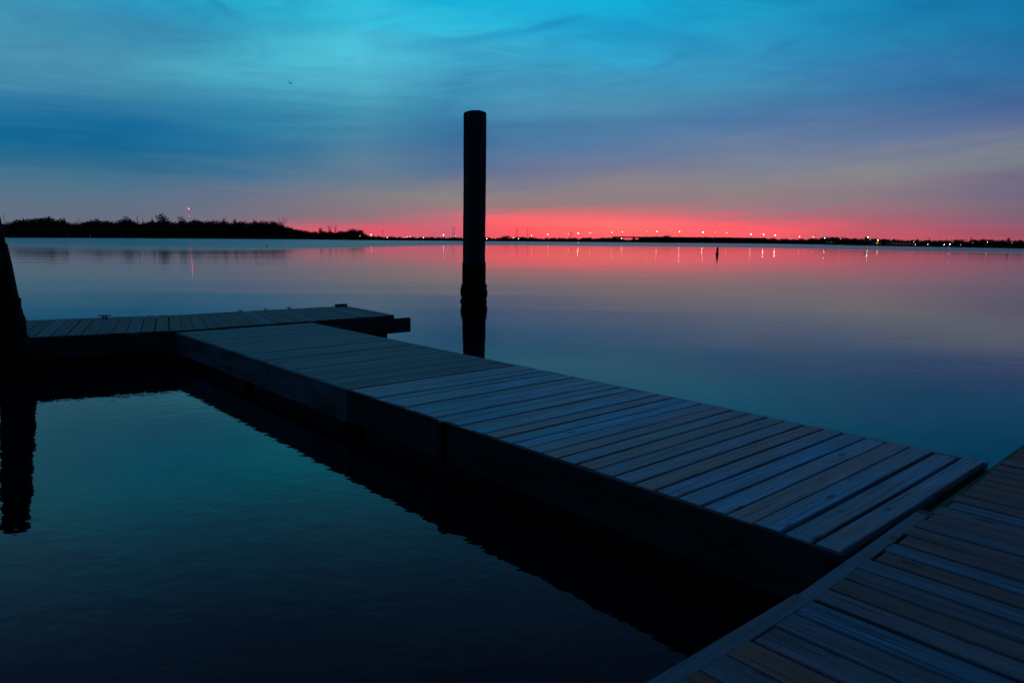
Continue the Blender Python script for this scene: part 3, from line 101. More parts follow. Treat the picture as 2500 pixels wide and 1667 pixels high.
SKY = [
(-36.8, [(0, 0.1249, 0.1559, 0.2232), (0.35, 0.1228, 0.1559, 0.2232), (0.7, 0.1207, 0.1559, 0.2232), (1.05, 0.1185, 0.1559, 0.2232), (1.4, 0.1164, 0.1559, 0.2232), (1.8, 0.1122, 0.1574, 0.2251), (2.2, 0.1003, 0.1652, 0.2346), (2.8, 0.0829, 0.1714, 0.2476), (3.5, 0.0632, 0.1714, 0.2609), (4.3, 0.0451, 0.1606, 0.2623), (5.2, 0.0165, 0.1397, 0.2741), (6.2, 0.0, 0.1349, 0.295), (7.5, 0.0088, 0.155, 0.3282), (9, 0.0284, 0.189, 0.3697), (10.5, 0.0617, 0.2561, 0.4089), (12, 0.0623, 0.2802, 0.424), (14, 0.0511, 0.3011, 0.4592), (16, 0.0482, 0.305, 0.4678), (18, 0.0482, 0.305, 0.4678), (22, 0.0481, 0.225, 0.3989), (28, 0.0412, 0.1222, 0.2742), (38, 0.026, 0.048, 0.14), (55, 0.018, 0.06, 0.16), (90, 0.022, 0.075, 0.2)]),
(-29, [(0, 0.1532, 0.1505, 0.207), (0.35, 0.1467, 0.1515, 0.2099), (0.7, 0.1401, 0.1524, 0.2127), (1.05, 0.1336, 0.1535, 0.2156), (1.4, 0.127, 0.1545, 0.2185), (1.8, 0.1194, 0.1557, 0.2218), (2.2, 0.1098, 0.1577, 0.2283), (2.8, 0.0932, 0.1616, 0.2415), (3.5, 0.0697, 0.1619, 0.2542), (4.3, 0.0444, 0.1564, 0.2629), (5.2, 0.0198, 0.1402, 0.2645), (6.2, 0.0009, 0.1232, 0.2827), (7.5, 0.0025, 0.1465, 0.3312), (9, 0.0284, 0.2021, 0.3676), (10.5, 0.0498, 0.247, 0.3949), (12, 0.0618, 0.279, 0.4175), (14, 0.0427, 0.2947, 0.4642), (16, 0.0194, 0.3704, 0.5989), (18, 0.02, 0.369, 0.596), (22, 0.034, 0.257, 0.463), (28, 0.037, 0.1318, 0.2934), (38, 0.026, 0.048, 0.14), (55, 0.018, 0.06, 0.16), (90, 0.022, 0.075, 0.2)]),
(-22, [(0, 0.2089, 0.144, 0.1933), (0.35, 0.2002, 0.146, 0.1975), (0.7, 0.1916, 0.1481, 0.2016), (1.05, 0.1829, 0.1501, 0.2058), (1.4, 0.173, 0.1536, 0.2112), (1.8, 0.1616, 0.1577, 0.2176), (2.2, 0.1501, 0.1611, 0.2241), (2.8, 0.1318, 0.158, 0.2366), (3.5, 0.1041, 0.1585, 0.2557), (4.3, 0.068, 0.162, 0.2808), (5.2, 0.0361, 0.1561, 0.295), (6.2, 0.0141, 0.1526, 0.3128), (7.5, 0.0119, 0.1721, 0.34), (9, 0.026, 0.218, 0.3841), (10.5, 0.0427, 0.2812, 0.4443), (12, 0.0636, 0.3951, 0.5485), (14, 0.044, 0.378, 0.5413), (16, 0.0189, 0.3703, 0.5645), (18, 0.0111, 0.3763, 0.5842), (22, 0.0295, 0.2606, 0.4571), (28, 0.0357, 0.1329, 0.2916), (38, 0.026, 0.048, 0.14), (55, 0.018, 0.06, 0.16), (90, 0.022, 0.075, 0.2)]),
(-17.5, [(0, 0.8426, 0.0913, 0.1416), (0.35, 0.8249, 0.0915, 0.142), (0.7, 0.6307, 0.1133, 0.1602), (1.05, 0.4177, 0.1365, 0.1806), (1.4, 0.273, 0.1526, 0.1956), (1.8, 0.2342, 0.1607, 0.2043), (2.2, 0.1953, 0.1688, 0.2131), (2.8, 0.171, 0.1718, 0.227), (3.5, 0.1417, 0.1724, 0.2459), (4.3, 0.0996, 0.1709, 0.2718), (5.2, 0.0676, 0.1735, 0.2938), (6.2, 0.0413, 0.174, 0.3144), (7.5, 0.0259, 0.1873, 0.3446), (9, 0.0344, 0.2402, 0.399), (10.5, 0.0501, 0.3033, 0.4617), (12, 0.0677, 0.4155, 0.5735), (14, 0.056, 0.4458, 0.6152), (16, 0.0267, 0.4171, 0.6083), (18, 0.0133, 0.4153, 0.621), (22, 0.0307, 0.2802, 0.4755), (28, 0.036, 0.1388, 0.2971), (38, 0.026, 0.048, 0.14), (55, 0.018, 0.06, 0.16), (90, 0.022, 0.075, 0.2)]),
(-12, [(0, 0.7688, 0.0939, 0.1431), (0.35, 0.755, 0.0953, 0.1456), (0.7, 0.7367, 0.0971, 0.1486), (1.05, 0.6115, 0.1156, 0.1618), (1.4, 0.3482, 0.1559, 0.1882), (1.8, 0.3036, 0.1661, 0.1953), (2.2, 0.259, 0.1764, 0.2024), (2.8, 0.2236, 0.1909, 0.2136), (3.5, 0.1949, 0.2015, 0.2287), (4.3, 0.1549, 0.1911, 0.2532), (5.2, 0.1209, 0.1945, 0.2821), (6.2, 0.0917, 0.2034, 0.3106), (7.5, 0.0609, 0.2086, 0.3415), (9, 0.0503, 0.2598, 0.4098), (10.5, 0.0657, 0.352, 0.4937), (12, 0.0794, 0.4417, 0.5938), (14, 0.0734, 0.5101, 0.6868), (16, 0.0386, 0.4996, 0.7058), (18, 0.0205, 0.4785, 0.7067), (22, 0.0343, 0.3117, 0.5183), (28, 0.0371, 0.1483, 0.31), (38, 0.026, 0.048, 0.14), (55, 0.018, 0.06, 0.16), (90, 0.022, 0.075, 0.2)]),
(-5, [(0, 0.5718, 0.1151, 0.1716), (0.35, 0.5936, 0.1179, 0.175), (0.7, 0.6153, 0.1207, 0.1784), (1.05, 0.6002, 0.1283, 0.1821), (1.4, 0.5666, 0.1384, 0.1858), (1.8, 0.4825, 0.1555, 0.1923), (2.2, 0.3777, 0.1744, 0.1996), (2.8, 0.2857, 0.199, 0.2107), (3.5, 0.2394, 0.2212, 0.2244), (4.3, 0.1778, 0.1899, 0.2486), (5.2, 0.1183, 0.1664, 0.2769), (6.2, 0.068, 0.1564, 0.3076), (7.5, 0.0382, 0.1588, 0.3315), (9, 0.0335, 0.1838, 0.3647), (10.5, 0.0373, 0.2269, 0.4116), (12, 0.0441, 0.2852, 0.4745), (14, 0.0466, 0.3822, 0.5849), (16, 0.024, 0.4786, 0.7116), (18, 0.0049, 0.4294, 0.6803), (22, 0.0265, 0.2872, 0.5051), (28, 0.0347, 0.1409, 0.306), (38, 0.026, 0.048, 0.14), (55, 0.018, 0.06, 0.16), (90, 0.022, 0.075, 0.2)]),
(0, [(0, 1.0, 0.093, 0.1231), (0.35, 1.0, 0.0978, 0.1254), (0.7, 0.9999, 0.1027, 0.1277), (1.05, 0.9861, 0.1125, 0.1367), (1.4, 0.9719, 0.1222, 0.1458), (1.8, 0.9547, 0.133, 0.156), (2.2, 0.6066, 0.1562, 0.1752), (2.8, 0.3334, 0.1823, 0.1992), (3.5, 0.2451, 0.2044, 0.2226), (4.3, 0.1917, 0.1854, 0.2585), (5.2, 0.1452, 0.172, 0.289), (6.2, 0.1125, 0.1726, 0.3077), (7.5, 0.0694, 0.1891, 0.3534), (9, 0.0543, 0.2154, 0.3868), (10.5, 0.0591, 0.2623, 0.4349), (12, 0.0555, 0.3068, 0.4875), (14, 0.0403, 0.3655, 0.5711), (16, 0.02, 0.4282, 0.6798), (18, 0.0055, 0.4533, 0.7127), (22, 0.0267, 0.2991, 0.5213), (28, 0.0348, 0.1445, 0.3109), (38, 0.026, 0.048, 0.14), (55, 0.018, 0.06, 0.16), (90, 0.022, 0.075, 0.2)]),
(8.5, [(0, 1.0, 0.1162, 0.1336), (0.35, 1.0, 0.1258, 0.1381), (0.7, 1.0, 0.1384, 0.1444), (1.05, 1.0, 0.1584, 0.1552), (1.4, 0.9753, 0.1636, 0.1619), (1.8, 0.9037, 0.1439, 0.1623), (2.2, 0.6675, 0.1532, 0.1782), (2.8, 0.3098, 0.1926, 0.2102), (3.5, 0.2658, 0.2042, 0.2223), (4.3, 0.2508, 0.2114, 0.2342), (5.2, 0.2189, 0.2085, 0.2593), (6.2, 0.153, 0.1884, 0.3075), (7.5, 0.0914, 0.1904, 0.3527), (9, 0.069, 0.2117, 0.3834), (10.5, 0.0632, 0.2457, 0.4139), (12, 0.0499, 0.2842, 0.4704), (14, 0.027, 0.3305, 0.5581), (16, 0.0093, 0.3532, 0.6127), (18, 0.0018, 0.3948, 0.6696), (22, 0.0306, 0.2483, 0.4634), (28, 0.0349, 0.1251, 0.2806), (38, 0.0247, 0.0474, 0.1335), (55, 0.018, 0.0591, 0.1578), (90, 0.022, 0.075, 0.2)]),
(18, [(0, 1.0, 0.1144, 0.1274), (0.35, 0.9994, 0.1144, 0.1332), (0.7, 0.9986, 0.1144, 0.1394), (1.05, 0.9976, 0.1144, 0.1456), (1.4, 0.9284, 0.1187, 0.155), (1.8, 0.6626, 0.1356, 0.1747), (2.2, 0.4699, 0.1609, 0.1958), (2.8, 0.3109, 0.1918, 0.2176), (3.5, 0.2621, 0.2047, 0.2232), (4.3, 0.2496, 0.2165, 0.2354), (5.2, 0.2174, 0.217, 0.2647), (6.2, 0.17, 0.2091, 0.3078), (7.5, 0.1339, 0.2087, 0.3396), (9, 0.067, 0.1801, 0.3749), (10.5, 0.0538, 0.1995, 0.3747), (12, 0.0411, 0.2428, 0.4465), (14, 0.0257, 0.2861, 0.5203), (16, 0.0125, 0.2986, 0.5377), (18, 0.0048, 0.2978, 0.5387), (22, 0.0413, 0.1784, 0.3559), (28, 0.0361, 0.0986, 0.2301), (38, 0.0228, 0.0464, 0.124), (55, 0.018, 0.0579, 0.1547), (90, 0.022, 0.075, 0.2)]),
(27.5, [(0, 0.6139, 0.0962, 0.1323), (0.35, 0.5919, 0.0976, 0.1373), (0.7, 0.5695, 0.099, 0.1425), (1.05, 0.546, 0.1012, 0.1486), (1.4, 0.4761, 0.1102, 0.1599), (1.8, 0.3861, 0.1243, 0.1744), (2.2, 0.3318, 0.1447, 0.1916), (2.8, 0.2721, 0.1673, 0.2101), (3.5, 0.2358, 0.1858, 0.2238), (4.3, 0.2465, 0.2072, 0.2367), (5.2, 0.2302, 0.2261, 0.2519), (6.2, 0.1801, 0.2089, 0.2884), (7.5, 0.1152, 0.183, 0.3345), (9, 0.0703, 0.171, 0.345), (10.5, 0.0342, 0.1703, 0.3567), (12, 0.0352, 0.1927, 0.4065), (14, 0.0157, 0.2191, 0.4334), (16, 0.0058, 0.2271, 0.4582), (18, 0.0044, 0.2271, 0.4618), (22, 0.0518, 0.128, 0.277), (28, 0.0369, 0.0785, 0.1892), (38, 0.0209, 0.0455, 0.1145), (55, 0.018, 0.0566, 0.1515), (90, 0.022, 0.075, 0.2)]),
(36.8, [(0, 0.4446, 0.0766, 0.1158), (0.35, 0.3915, 0.0785, 0.1218), (0.7, 0.3372, 0.0811, 0.1289), (1.05, 0.2693, 0.0941, 0.1502), (1.4, 0.2015, 0.1071, 0.1715), (1.8, 0.1956, 0.1158, 0.1785), (2.2, 0.1897, 0.1246, 0.1855), (2.8, 0.1689, 0.1274, 0.1981), (3.5, 0.1507, 0.1274, 0.2116), (4.3, 0.145, 0.1341, 0.2256), (5.2, 0.1712, 0.1807, 0.2421), (6.2, 0.1885, 0.2157, 0.2667), (7.5, 0.1094, 0.1516, 0.2939), (9, 0.0545, 0.1248, 0.305), (10.5, 0.0299, 0.1456, 0.3346), (12, 0.0144, 0.1498, 0.3515), (14, 0.0039, 0.1558, 0.3635), (16, 0.003, 0.1714, 0.3763), (18, 0.003, 0.1714, 0.3763), (22, 0.057, 0.1013, 0.2291), (28, 0.0372, 0.0684, 0.167), (38, 0.02, 0.045, 0.11), (55, 0.018, 0.056, 0.15), (90, 0.022, 0.075, 0.2)])]


# ------------------------------------------------------------------ helpers
class MB:
    """collects geometry for one mesh object"""
    def __init__(s): s.v, s.f, s.m, s.uv = [], [], [], []
    def face(s, pts, mi=0, uv=None):
        b = len(s.v); s.v += [tuple(p) for p in pts]
        s.f.append(tuple(range(b, b+len(pts)))); s.m.append(mi)
        s.uv.append(uv if uv else [(p[0], p[1]) for p in pts])
    def verts_faces(s, vs, fs, mi=0):
        b = len(s.v); s.v += [tuple(p) for p in vs]
        for f in fs:
            s.f.append(tuple(b+i for i in f)); s.m.append(mi)
            s.uv.append([(vs[i][0], vs[i][2]) for i in f])
    def prism(s, prof, P0, P1, up=Vector((0, 0, 1)), mi=0, uoff=0.0, voff=0.0):
        """cross-section prof [(across, up)] swept from P0 to P1; P0/P1 may be (pos, across) pairs"""
        (p0, a0), (p1, a1) = P0, P1
        n = len(prof); L = (p1-p0).length
        A = [p0 + a0*x + up*y for x, y in prof]; B = [p1 + a1*x + up*y for x, y in prof]
        per = 0.0
        for i in range(n):
            j = (i+1) % n
            d = math.hypot(prof[j][0]-prof[i][0], prof[j][1]-prof[i][1])
            s_face = [A[i], B[i], B[j], A[j]]
            s.face(s_face, mi, [(uoff, voff+per), (uoff+L, voff+per), (uoff+L, voff+per+d), (uoff, voff+per+d)])
            per += d
        s.face(A, mi, [(uoff+x*.3, voff+y) for x, y in prof])
        s.face(B[::-1], mi, [(uoff+L+x*.3, voff+y) for x, y in prof][::-1])
    def box(s, c, sx, sy, sz, rz=0.0, mi=0, bev=0.0):
        ca, sa = math.cos(rz), math.sin(rz)
        def T(x, y, z): return (c[0]+x*ca-y*sa, c[1]+x*sa+y*ca, c[2]+z)
        x, y, z = sx/2, sy/2, sz/2
        vs = [T(a, b, d) for d in (-z, z) for a, b in ((-x, -y), (x, -y), (x, y), (-x, y))]
        s.verts_faces(vs, [(0, 3, 2, 1), (4, 5, 6, 7), (0, 1, 5, 4), (1, 2, 6, 5), (2, 3, 7, 6), (3, 0, 4, 7)], mi)
    def tube(s, pts, rad, n=6, mi=0, cap=True):
        pts = [Vector(p) for p in pts]; rings = []
        for i, p in enumerate(pts):
            d = (pts[min(i+1, len(pts)-1)] - pts[max(i-1, 0)]).normalized()
            a = d.cross(Vector((0, 1, 0)) if abs(d.y) < .9 else Vector((1, 0, 0))).normalized(); b = d.cross(a)
            r = rad[i] if isinstance(rad, (list, tuple)) else rad
            rings.append([p + (a*math.cos(2*math.pi*k/n) + b*math.sin(2*math.pi*k/n))*r for k in range(n)])
        vs = [v for r in rings for v in r]; fs = []
        for i in range(len(pts)-1):
            for k in range(n):
                fs.append((i*n+k, i*n+(k+1) % n, (i+1)*n+(k+1) % n, (i+1)*n+k))
        if cap: fs += [tuple(range(n))[::-1], tuple((len(pts)-1)*n+k for k in range(n))]
        s.verts_faces(vs, fs, mi)
    def build(s, name, mats, parent=None, smooth=False):
        me = bpy.data.meshes.new(name)
        me.from_pydata(s.v, [], s.f)
        for m in (mats if isinstance(mats, (list, tuple)) else [mats]): me.materials.append(m)
        me.polygons.foreach_set('material_index', s.m)
        ul = me.uv_layers.new(name='UVMap')
        flat = [c for u in s.uv for p in u for c in p]
        ul.data.foreach_set('uv', flat)
        if smooth: me.polygons.foreach_set('use_smooth', [True]*len(me.polygons))
        me.update()
        if smooth is True and len(me.vertices) < 50000:
            bm = bmesh.new(); bm.from_mesh(me); bmesh.ops.remove_doubles(bm, verts=bm.verts, dist=1e-5); bm.to_mesh(me); bm.free()
        o = bpy.data.objects.new(name, me); col.objects.link(o)
        if parent: o.parent = parent
        return o

def tag(o, label=None, cat=None, group=None, kind=None):
    if label: o['label'] = label
    if cat: o['category'] = cat
    if group: o['group'] = group
    if kind: o['kind'] = kind
    return o
def empty(name, loc, label, cat, group=None, rz=0.0):
    o = bpy.data.objects.new(name, None); col.objects.link(o)
    o.location = loc; o.rotation_euler = (0, 0, rz); o.empty_display_size = .3
    return tag(o, label, cat, group)

# ------------------------------------------------------------------ materials
def new_mat(name):
    m = bpy.data.materials.new(name); m.use_nodes = True
    nt = m.node_tree; p = nt.nodes['Principled BSDF']
    return m, nt, p
def N(nt, t, **kw):
    n = nt.nodes.new(t)
    for k, v in kw.items():
        if k.startswith('i_'): n.inputs[int(k[2:]) if k[2:].isdigit() else k[2:].replace('_', ' ')].default_value = v
        else: setattr(n, k, v)
    return n
def ramp(nt, stops, interp='LINEAR'):
    r = nt.nodes.new('ShaderNodeValToRGB'); cr = r.color_ramp; cr.interpolation = interp
    while len(cr.elements) > 1: cr.elements.remove(cr.elements[-1])
    cr.elements[0].position = stops[0][0]; cr.elements[0].color = (*stops[0][1], 1)
    for p, c in stops[1:]:
        e = cr.elements.new(p); e.color = (*c, 1)
    return r
def mixc(nt, a, b, f, blend='MIX'):
    m = nt.nodes.new('ShaderNodeMix'); m.data_type = 'RGBA'; m.blend_type = blend
    L = nt.links.new
    for sock, v in ((m.inputs[6], a), (m.inputs[7], b), (m.inputs[0], f)):
        if hasattr(v, 'is_linked'): L(v, sock)
        elif isinstance(v, (int, float)): sock.default_value = v
        else: sock.default_value = (*v, 1)
    return m.outputs[2]
def math_n(nt, op, a, b=None, c=None, clamp=False):
    m = nt.nodes.new('ShaderNodeMath'); m.operation = op; m.use_clamp = clamp
    for i, v in enumerate((a, b, c)):
        if v is None: continue
        if hasattr(v, 'is_linked'): nt.links.new(v, m.inputs[i])
        else: m.inputs[i].default_value = v
    return m.outputs[0]

def wood_mat(name, stops, rough=(.38, .62), bump=.35, wet=.5, knots=True, contrast=1.0):
    m, nt, p = new_mat(name); L = nt.links.new
    uv = N(nt, 'ShaderNodeUVMap'); geo = N(nt, 'ShaderNodeNewGeometry')
    rp = ramp(nt, stops); L(geo.outputs['Random Per Island'], rp.inputs[0])
    mp = N(nt, 'ShaderNodeMapping'); mp.inputs['Scale'].default_value = (1.6, 42, 1); L(uv.outputs[0], mp.inputs[0])
    g = N(nt, 'ShaderNodeTexNoise', i_Scale=1.0, i_Detail=6.0, i_Roughness=.6, i_Distortion=.6); L(mp.outputs[0], g.inputs['Vector'])
    mp2 = N(nt, 'ShaderNodeMapping'); mp2.inputs['Scale'].default_value = (1.1, 5, 1); L(uv.outputs[0], mp2.inputs[0])
    b = N(nt, 'ShaderNodeTexNoise', i_Scale=1.0, i_Detail=4.0, i_Roughness=.55); L(mp2.outputs[0], b.inputs['Vector'])
    gv = lambda v: tuple([1+(v-1)*contrast]*3)
    gr = ramp(nt, [(.28, gv(.42)), (.42, gv(.85)), (.55, gv(1.05)), (.75, gv(1.4))]); L(g.outputs[0], gr.inputs[0])
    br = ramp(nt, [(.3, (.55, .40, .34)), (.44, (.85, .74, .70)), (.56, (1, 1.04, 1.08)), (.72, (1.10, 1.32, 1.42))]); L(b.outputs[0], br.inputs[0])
    c = mixc(nt, rp.outputs[0], gr.outputs[0], 1.0, 'MULTIPLY')
    c = mixc(nt, c, br.outputs[0], 1.0, 'MULTIPLY')
    if knots:
        mk = N(nt, 'ShaderNodeMapping'); mk.inputs['Scale'].default_value = (2.3, 6.5, 1); L(uv.outputs[0], mk.inputs[0])
        vo = N(nt, 'ShaderNodeTexVoronoi', i_Scale=1.0, i_Randomness=1.0); L(mk.outputs[0], vo.inputs['Vector'])
        k = ramp(nt, [(.0, (.18, .16, .15)), (.09, (.22, .2, .18)), (.16, (1, 1, 1))]); L(vo.outputs['Distance'], k.inputs[0])
        sel = math_n(nt, 'GREATER_THAN', N_sep(nt, vo.outputs['Color']), .25)
        c = mixc(nt, c, mixc(nt, c, k.outputs[0], 1.0, 'MULTIPLY'), sel)
    L(c, p.inputs['Base Color'])
    rr = N(nt, 'ShaderNodeMapRange'); rr.inputs[1].default_value = .3; rr.inputs[2].default_value = .7
    rr.inputs[3].default_value, rr.inputs[4].default_value = rough; L(b.outputs[0], rr.inputs[0]); L(rr.outputs[0], p.inputs['Roughness'])
    p.inputs['Specular IOR Level'].default_value = wet
    bu = N(nt, 'ShaderNodeBump'); bu.inputs['Strength'].default_value = bump; bu.inputs['Distance'].default_value = .004
    L(g.outputs[0], bu.inputs['Height']); L(bu.outputs[0], p.inputs['Normal'])
    return m
def N_sep(nt, sock):
    s = nt.nodes.new('ShaderNodeSeparateColor'); nt.links.new(sock, s.inputs[0]); return s.outputs[0]

def rough_mat(name, c0, c1, scale=3.0, rough=.8, spec=.3, bump=0.0, metal=0.0, stretch=(1, 1, 1)):
    m, nt, p = new_mat(name); L = nt.links.new
    tc = N(nt, 'ShaderNodeTexCoord'); mp = N(nt, 'ShaderNodeMapping'); mp.inputs['Scale'].default_value = stretch
    L(tc.outputs['Object'], mp.inputs[0])
    n = N(nt, 'ShaderNodeTexNoise', i_Scale=scale, i_Detail=5.0, i_Roughness=.6); L(mp.outputs[0], n.inputs['Vector'])
    r = ramp(nt, [(.3, c0), (.7, c1)]); L(n.outputs[0], r.inputs[0]); L(r.outputs[0], p.inputs['Base Color'])
    p.inputs['Roughness'].default_value = rough; p.inputs['Specular IOR Level'].default_value = spec; p.inputs['Metallic'].default_value = metal
    if bump:
        b = N(nt, 'ShaderNodeBump'); b.inputs['Strength'].default_value = bump; b.inputs['Distance'].default_value = .02
        L(n.outputs[0], b.inputs['Height']); L(b.outputs[0], p.inputs['Normal'])
    return m
def emit_mat(name, c, s):
    m, nt, p = new_mat(name)
    p.inputs['Base Color'].default_value = (.1, .1, .1, 1)
    p.inputs['Emission Color'].default_value = (*c, 1); p.inputs['Emission Strength'].default_value = s
    return m

M_deck = wood_mat('sky_tinted_weathered_planks', [(0, (.50, .24, .17)), (.14, (.12, .36, .48)), (.28, (.44, .24, .19)), (.42, (.10, .48, .64)), (.56, (.24, .27, .30)), (.70, (.08, .50, .66)), (.82, (.46, .25, .22)), (.92, (.12, .38, .50)), (1, (.26, .24, .25))], rough=(.38, .62), wet=.45, contrast=1.6)  # weathered boards with the blue of the sky light put into their colours
M_deck_far = wood_mat('weathered_damp_planks', [(0, (.13, .17, .16)), (.3, (.14, .22, .23)), (.5, (.17, .16, .14)), (.7, (.12, .24, .28)), (.85, (.15, .20, .19)), (1, (.14, .25, .30))], rough=(.5, .7), wet=.4)
M_deck_tee = wood_mat('brown_damp_planks', [(0, (.20, .10, .07)), (.3, (.13, .14, .14)), (.5, (.18, .10, .075)), (.72, (.13, .13, .12)), (.88, (.12, .24, .28)), (1, (.18, .09, .065))], rough=(.55, .75), wet=.3)
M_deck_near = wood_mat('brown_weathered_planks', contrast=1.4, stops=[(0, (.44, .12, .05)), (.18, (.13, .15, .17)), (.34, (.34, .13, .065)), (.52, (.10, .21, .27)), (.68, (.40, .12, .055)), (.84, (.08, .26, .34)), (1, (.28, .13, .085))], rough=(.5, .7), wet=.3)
M_edge = wood_mat('pale_edge_board', [(0, (.09, .15, .19)), (1, (.11, .17, .21))], rough=(.45, .65))
M_fascia = wood_mat('dark_treated_fascia', [(0, (.045, .046, .05)), (.5, (.06, .055, .05)), (1, (.065, .07, .08))], rough=(.6, .8), wet=.2)
M_fascia_grey = wood_mat('greyed_fascia', [(0, (.13, .17, .19)), (1, (.16, .20, .21))], rough=(.6, .8), wet=.2)
M_moss = wood_mat('mossy_ledger_board', [(0, (.10, .20, .06)), (1, (.12, .24, .08))], rough=(.7, .9), wet=.2, knots=False)
M_black = rough_mat('black_float_plastic', (.006, .006, .007), (.012, .012, .013), 4, .55, .3)
M_iron = rough_mat('rusted_iron', (.012, .010, .009), (.035, .024, .018), 30, .7, .3, .3)
M_pile = rough_mat('creosoted_pile_wood', (.008, .010, .012), (.075, .08, .085), 2.6, .7, .3, .9, stretch=(6, 6, .5))
M_growth_dark = rough_mat('growth_and_silhouette_black', (.002, .002, .002), (.010, .009, .008), 14, .8, .15, .8)  # crust colour; also paints the left piling's unlit black
M_leaf = rough_mat('dark_tree_crown', (.035, .045, .025), (.07, .08, .045), .3, .9, .1)
M_bark = rough_mat('tree_bark', (.04, .032, .025), (.09, .075, .06), 1.2, .9, .1)
M_shore = rough_mat('dark_shore_soil', (.03, .028, .02), (.07, .065, .045), .05, .95, .1)
M_steel = rough_mat('dull_steel', (.12, .12, .13), (.2, .2, .21), 2, .6, .4)
M_conc = rough_mat('dark_concrete', (.12, .115, .11), (.2, .19, .18), .4, .9, .2)
M_wall = rough_mat('weathered_siding', (.10, .085, .07), (.17, .15, .13), .8, .85, .2)
M_roof = rough_mat('dark_shingles', (.03, .03, .03), (.06, .055, .05), 2, .9, .2)
M_bird = rough_mat('grey_feathers', (.03, .035, .04), (.08, .085, .09), 5, .9, .1)
M_buoy = rough_mat('dark_green_buoy_paint', (.008, .014, .010), (.02, .03, .022), 3, .7, .3)

# ------------------------------------------------------------------ world: the dusk sky, by direction only
world = bpy.data.worlds.new('World'); sc.world = world; world.use_nodes = True
nt = world.node_tree; nt.nodes.clear(); L = nt.links.new
tc = N(nt, 'ShaderNodeTexCoord')
nrm = N(nt, 'ShaderNodeVectorMath', operation='NORMALIZE'); L(tc.outputs['Generated'], nrm.inputs[0])
sp = N(nt, 'ShaderNodeSeparateXYZ'); L(nrm.outputs[0], sp.inputs[0])
X, Y, Z = sp.outputs
elev = math_n(nt, 'MULTIPLY', math_n(nt, 'ARCSINE', Z), 180/math.pi)
elev = math_n(nt, 'MAXIMUM', elev, 0.0)
azim = math_n(nt, 'MULTIPLY', math_n(nt, 'ARCTAN2', X, Y), 180/math.pi)
# cloud-sheet plane (perspective stretched towards the horizon)
den = math_n(nt, 'ADD', math_n(nt, 'MAXIMUM', Z, 0.0), .10)
cb = N(nt, 'ShaderNodeCombineXYZ'); L(math_n(nt, 'DIVIDE', X, den), cb.inputs[0]); L(math_n(nt, 'DIVIDE', Y, den), cb.inputs[1])
def cloud(scale, stretch, rot, detail=5.0, rough=.55, dist=.4, off=(0, 0, 0)):
    mp = N(nt, 'ShaderNodeMapping'); mp.inputs['Location'].default_value = off
    mp.inputs['Rotation'].default_value = (0, 0, R(rot)); mp.inputs['Scale'].default_value = stretch; L(cb.outputs[0], mp.inputs[0])
    n = N(nt, 'ShaderNodeTexNoise', i_Scale=scale, i_Detail=detail, i_Roughness=rough, i_Distortion=dist); L(mp.outputs[0], n.inputs['Vector'])
    return n.outputs[0]
c1 = cloud(.55, (.45, 1.5, 1), -24, off=(3, 1, 0))
c2 = cloud(1.3, (.6, 1.1, 1), -28, 4.0, .5, .8, off=(7, 2, 0))
c3 = cloud(3.2, (.8, 1.2, 1), -40, 5.0, .55, 1.6, off=(1, 5, 0))
w1 = math_n(nt, 'SUBTRACT', c1, .5); w2 = math_n(nt, 'SUBTRACT', c2, .5); w3 = math_n(nt, 'SUBTRACT', c3, .5)
# warp elevation proportionally, azimuth by a few degrees
k = math_n(nt, 'MULTIPLY', math_n(nt, 'MINIMUM', elev, 12.0), .17)
elw = math_n(nt, 'ADD', elev, math_n(nt, 'MULTIPLY', k, math_n(nt, 'ADD', w1, math_n(nt, 'MULTIPLY', w2, .2))))
# thin streaks low over the horizon: noise in azimuth / elevation, long sideways and gently tilted
cs = N(nt, 'ShaderNodeCombineXYZ'); L(math_n(nt, 'MULTIPLY', azim, .07), cs.inputs[0]); L(math_n(nt, 'SUBTRACT', math_n(nt, 'MULTIPLY', elev, 1.1), math_n(nt, 'MULTIPLY', math_n(nt, 'MAXIMUM', azim, -6.0), .13)), cs.inputs[1])
ns_ = N(nt, 'ShaderNodeTexNoise', i_Scale=1.0, i_Detail=5.0, i_Roughness=.6, i_Distortion=.5); L(cs.outputs[0], ns_.inputs['Vector']); ws = math_n(nt, 'SUBTRACT', ns_.outputs[0], .5)
lowk = math_n(nt, 'MULTIPLY', math_n(nt, 'MINIMUM', elev, 4.0), .62)
elw = math_n(nt, 'ADD', elw, math_n(nt, 'MULTIPLY', lowk, ws))
azw = math_n(nt, 'ADD', azim, math_n(nt, 'MULTIPLY', w2, 8.0))
# elevation -> ramp factor (square-root spacing keeps the horizon band fine)
fac = math_n(nt, 'SQRT', math_n(nt, 'DIVIDE', math_n(nt, 'MAXIMUM', elw, 0.0), 90.0))
def column(row):
    r = ramp(nt, [(math.sqrt(e/90.0), (a, b, c)) for e, a, b, c in row]); L(fac, r.inputs[0]); return r.outputs[0]
EAST = [(0, .003, .005, .011), (4, .003, .006, .015), (12, .003, .008, .02), (25, .004, .013, .035), (45, .006, .028, .07), (90, .022, .075, .20)]
SIDE_L = [(0, .02, .04, .065), (6, .012, .045, .09), (12, .01, .055, .11), (25, .01, .065, .14), (40, .01, .055, .13), (90, .022, .075, .20)]
SIDE_R = [(0, .08, .04, .065), (3, .05, .045, .08), (8, .03, .04, .085), (16, .012, .05, .11), (28, .01, .055, .13), (45, .01, .05, .125), (90, .022, .075, .20)]
cols = [(-170, EAST), (-75, SIDE_L)] + SKY + [(75, SIDE_R), (170, EAST)]
out = column(cols[0][1])
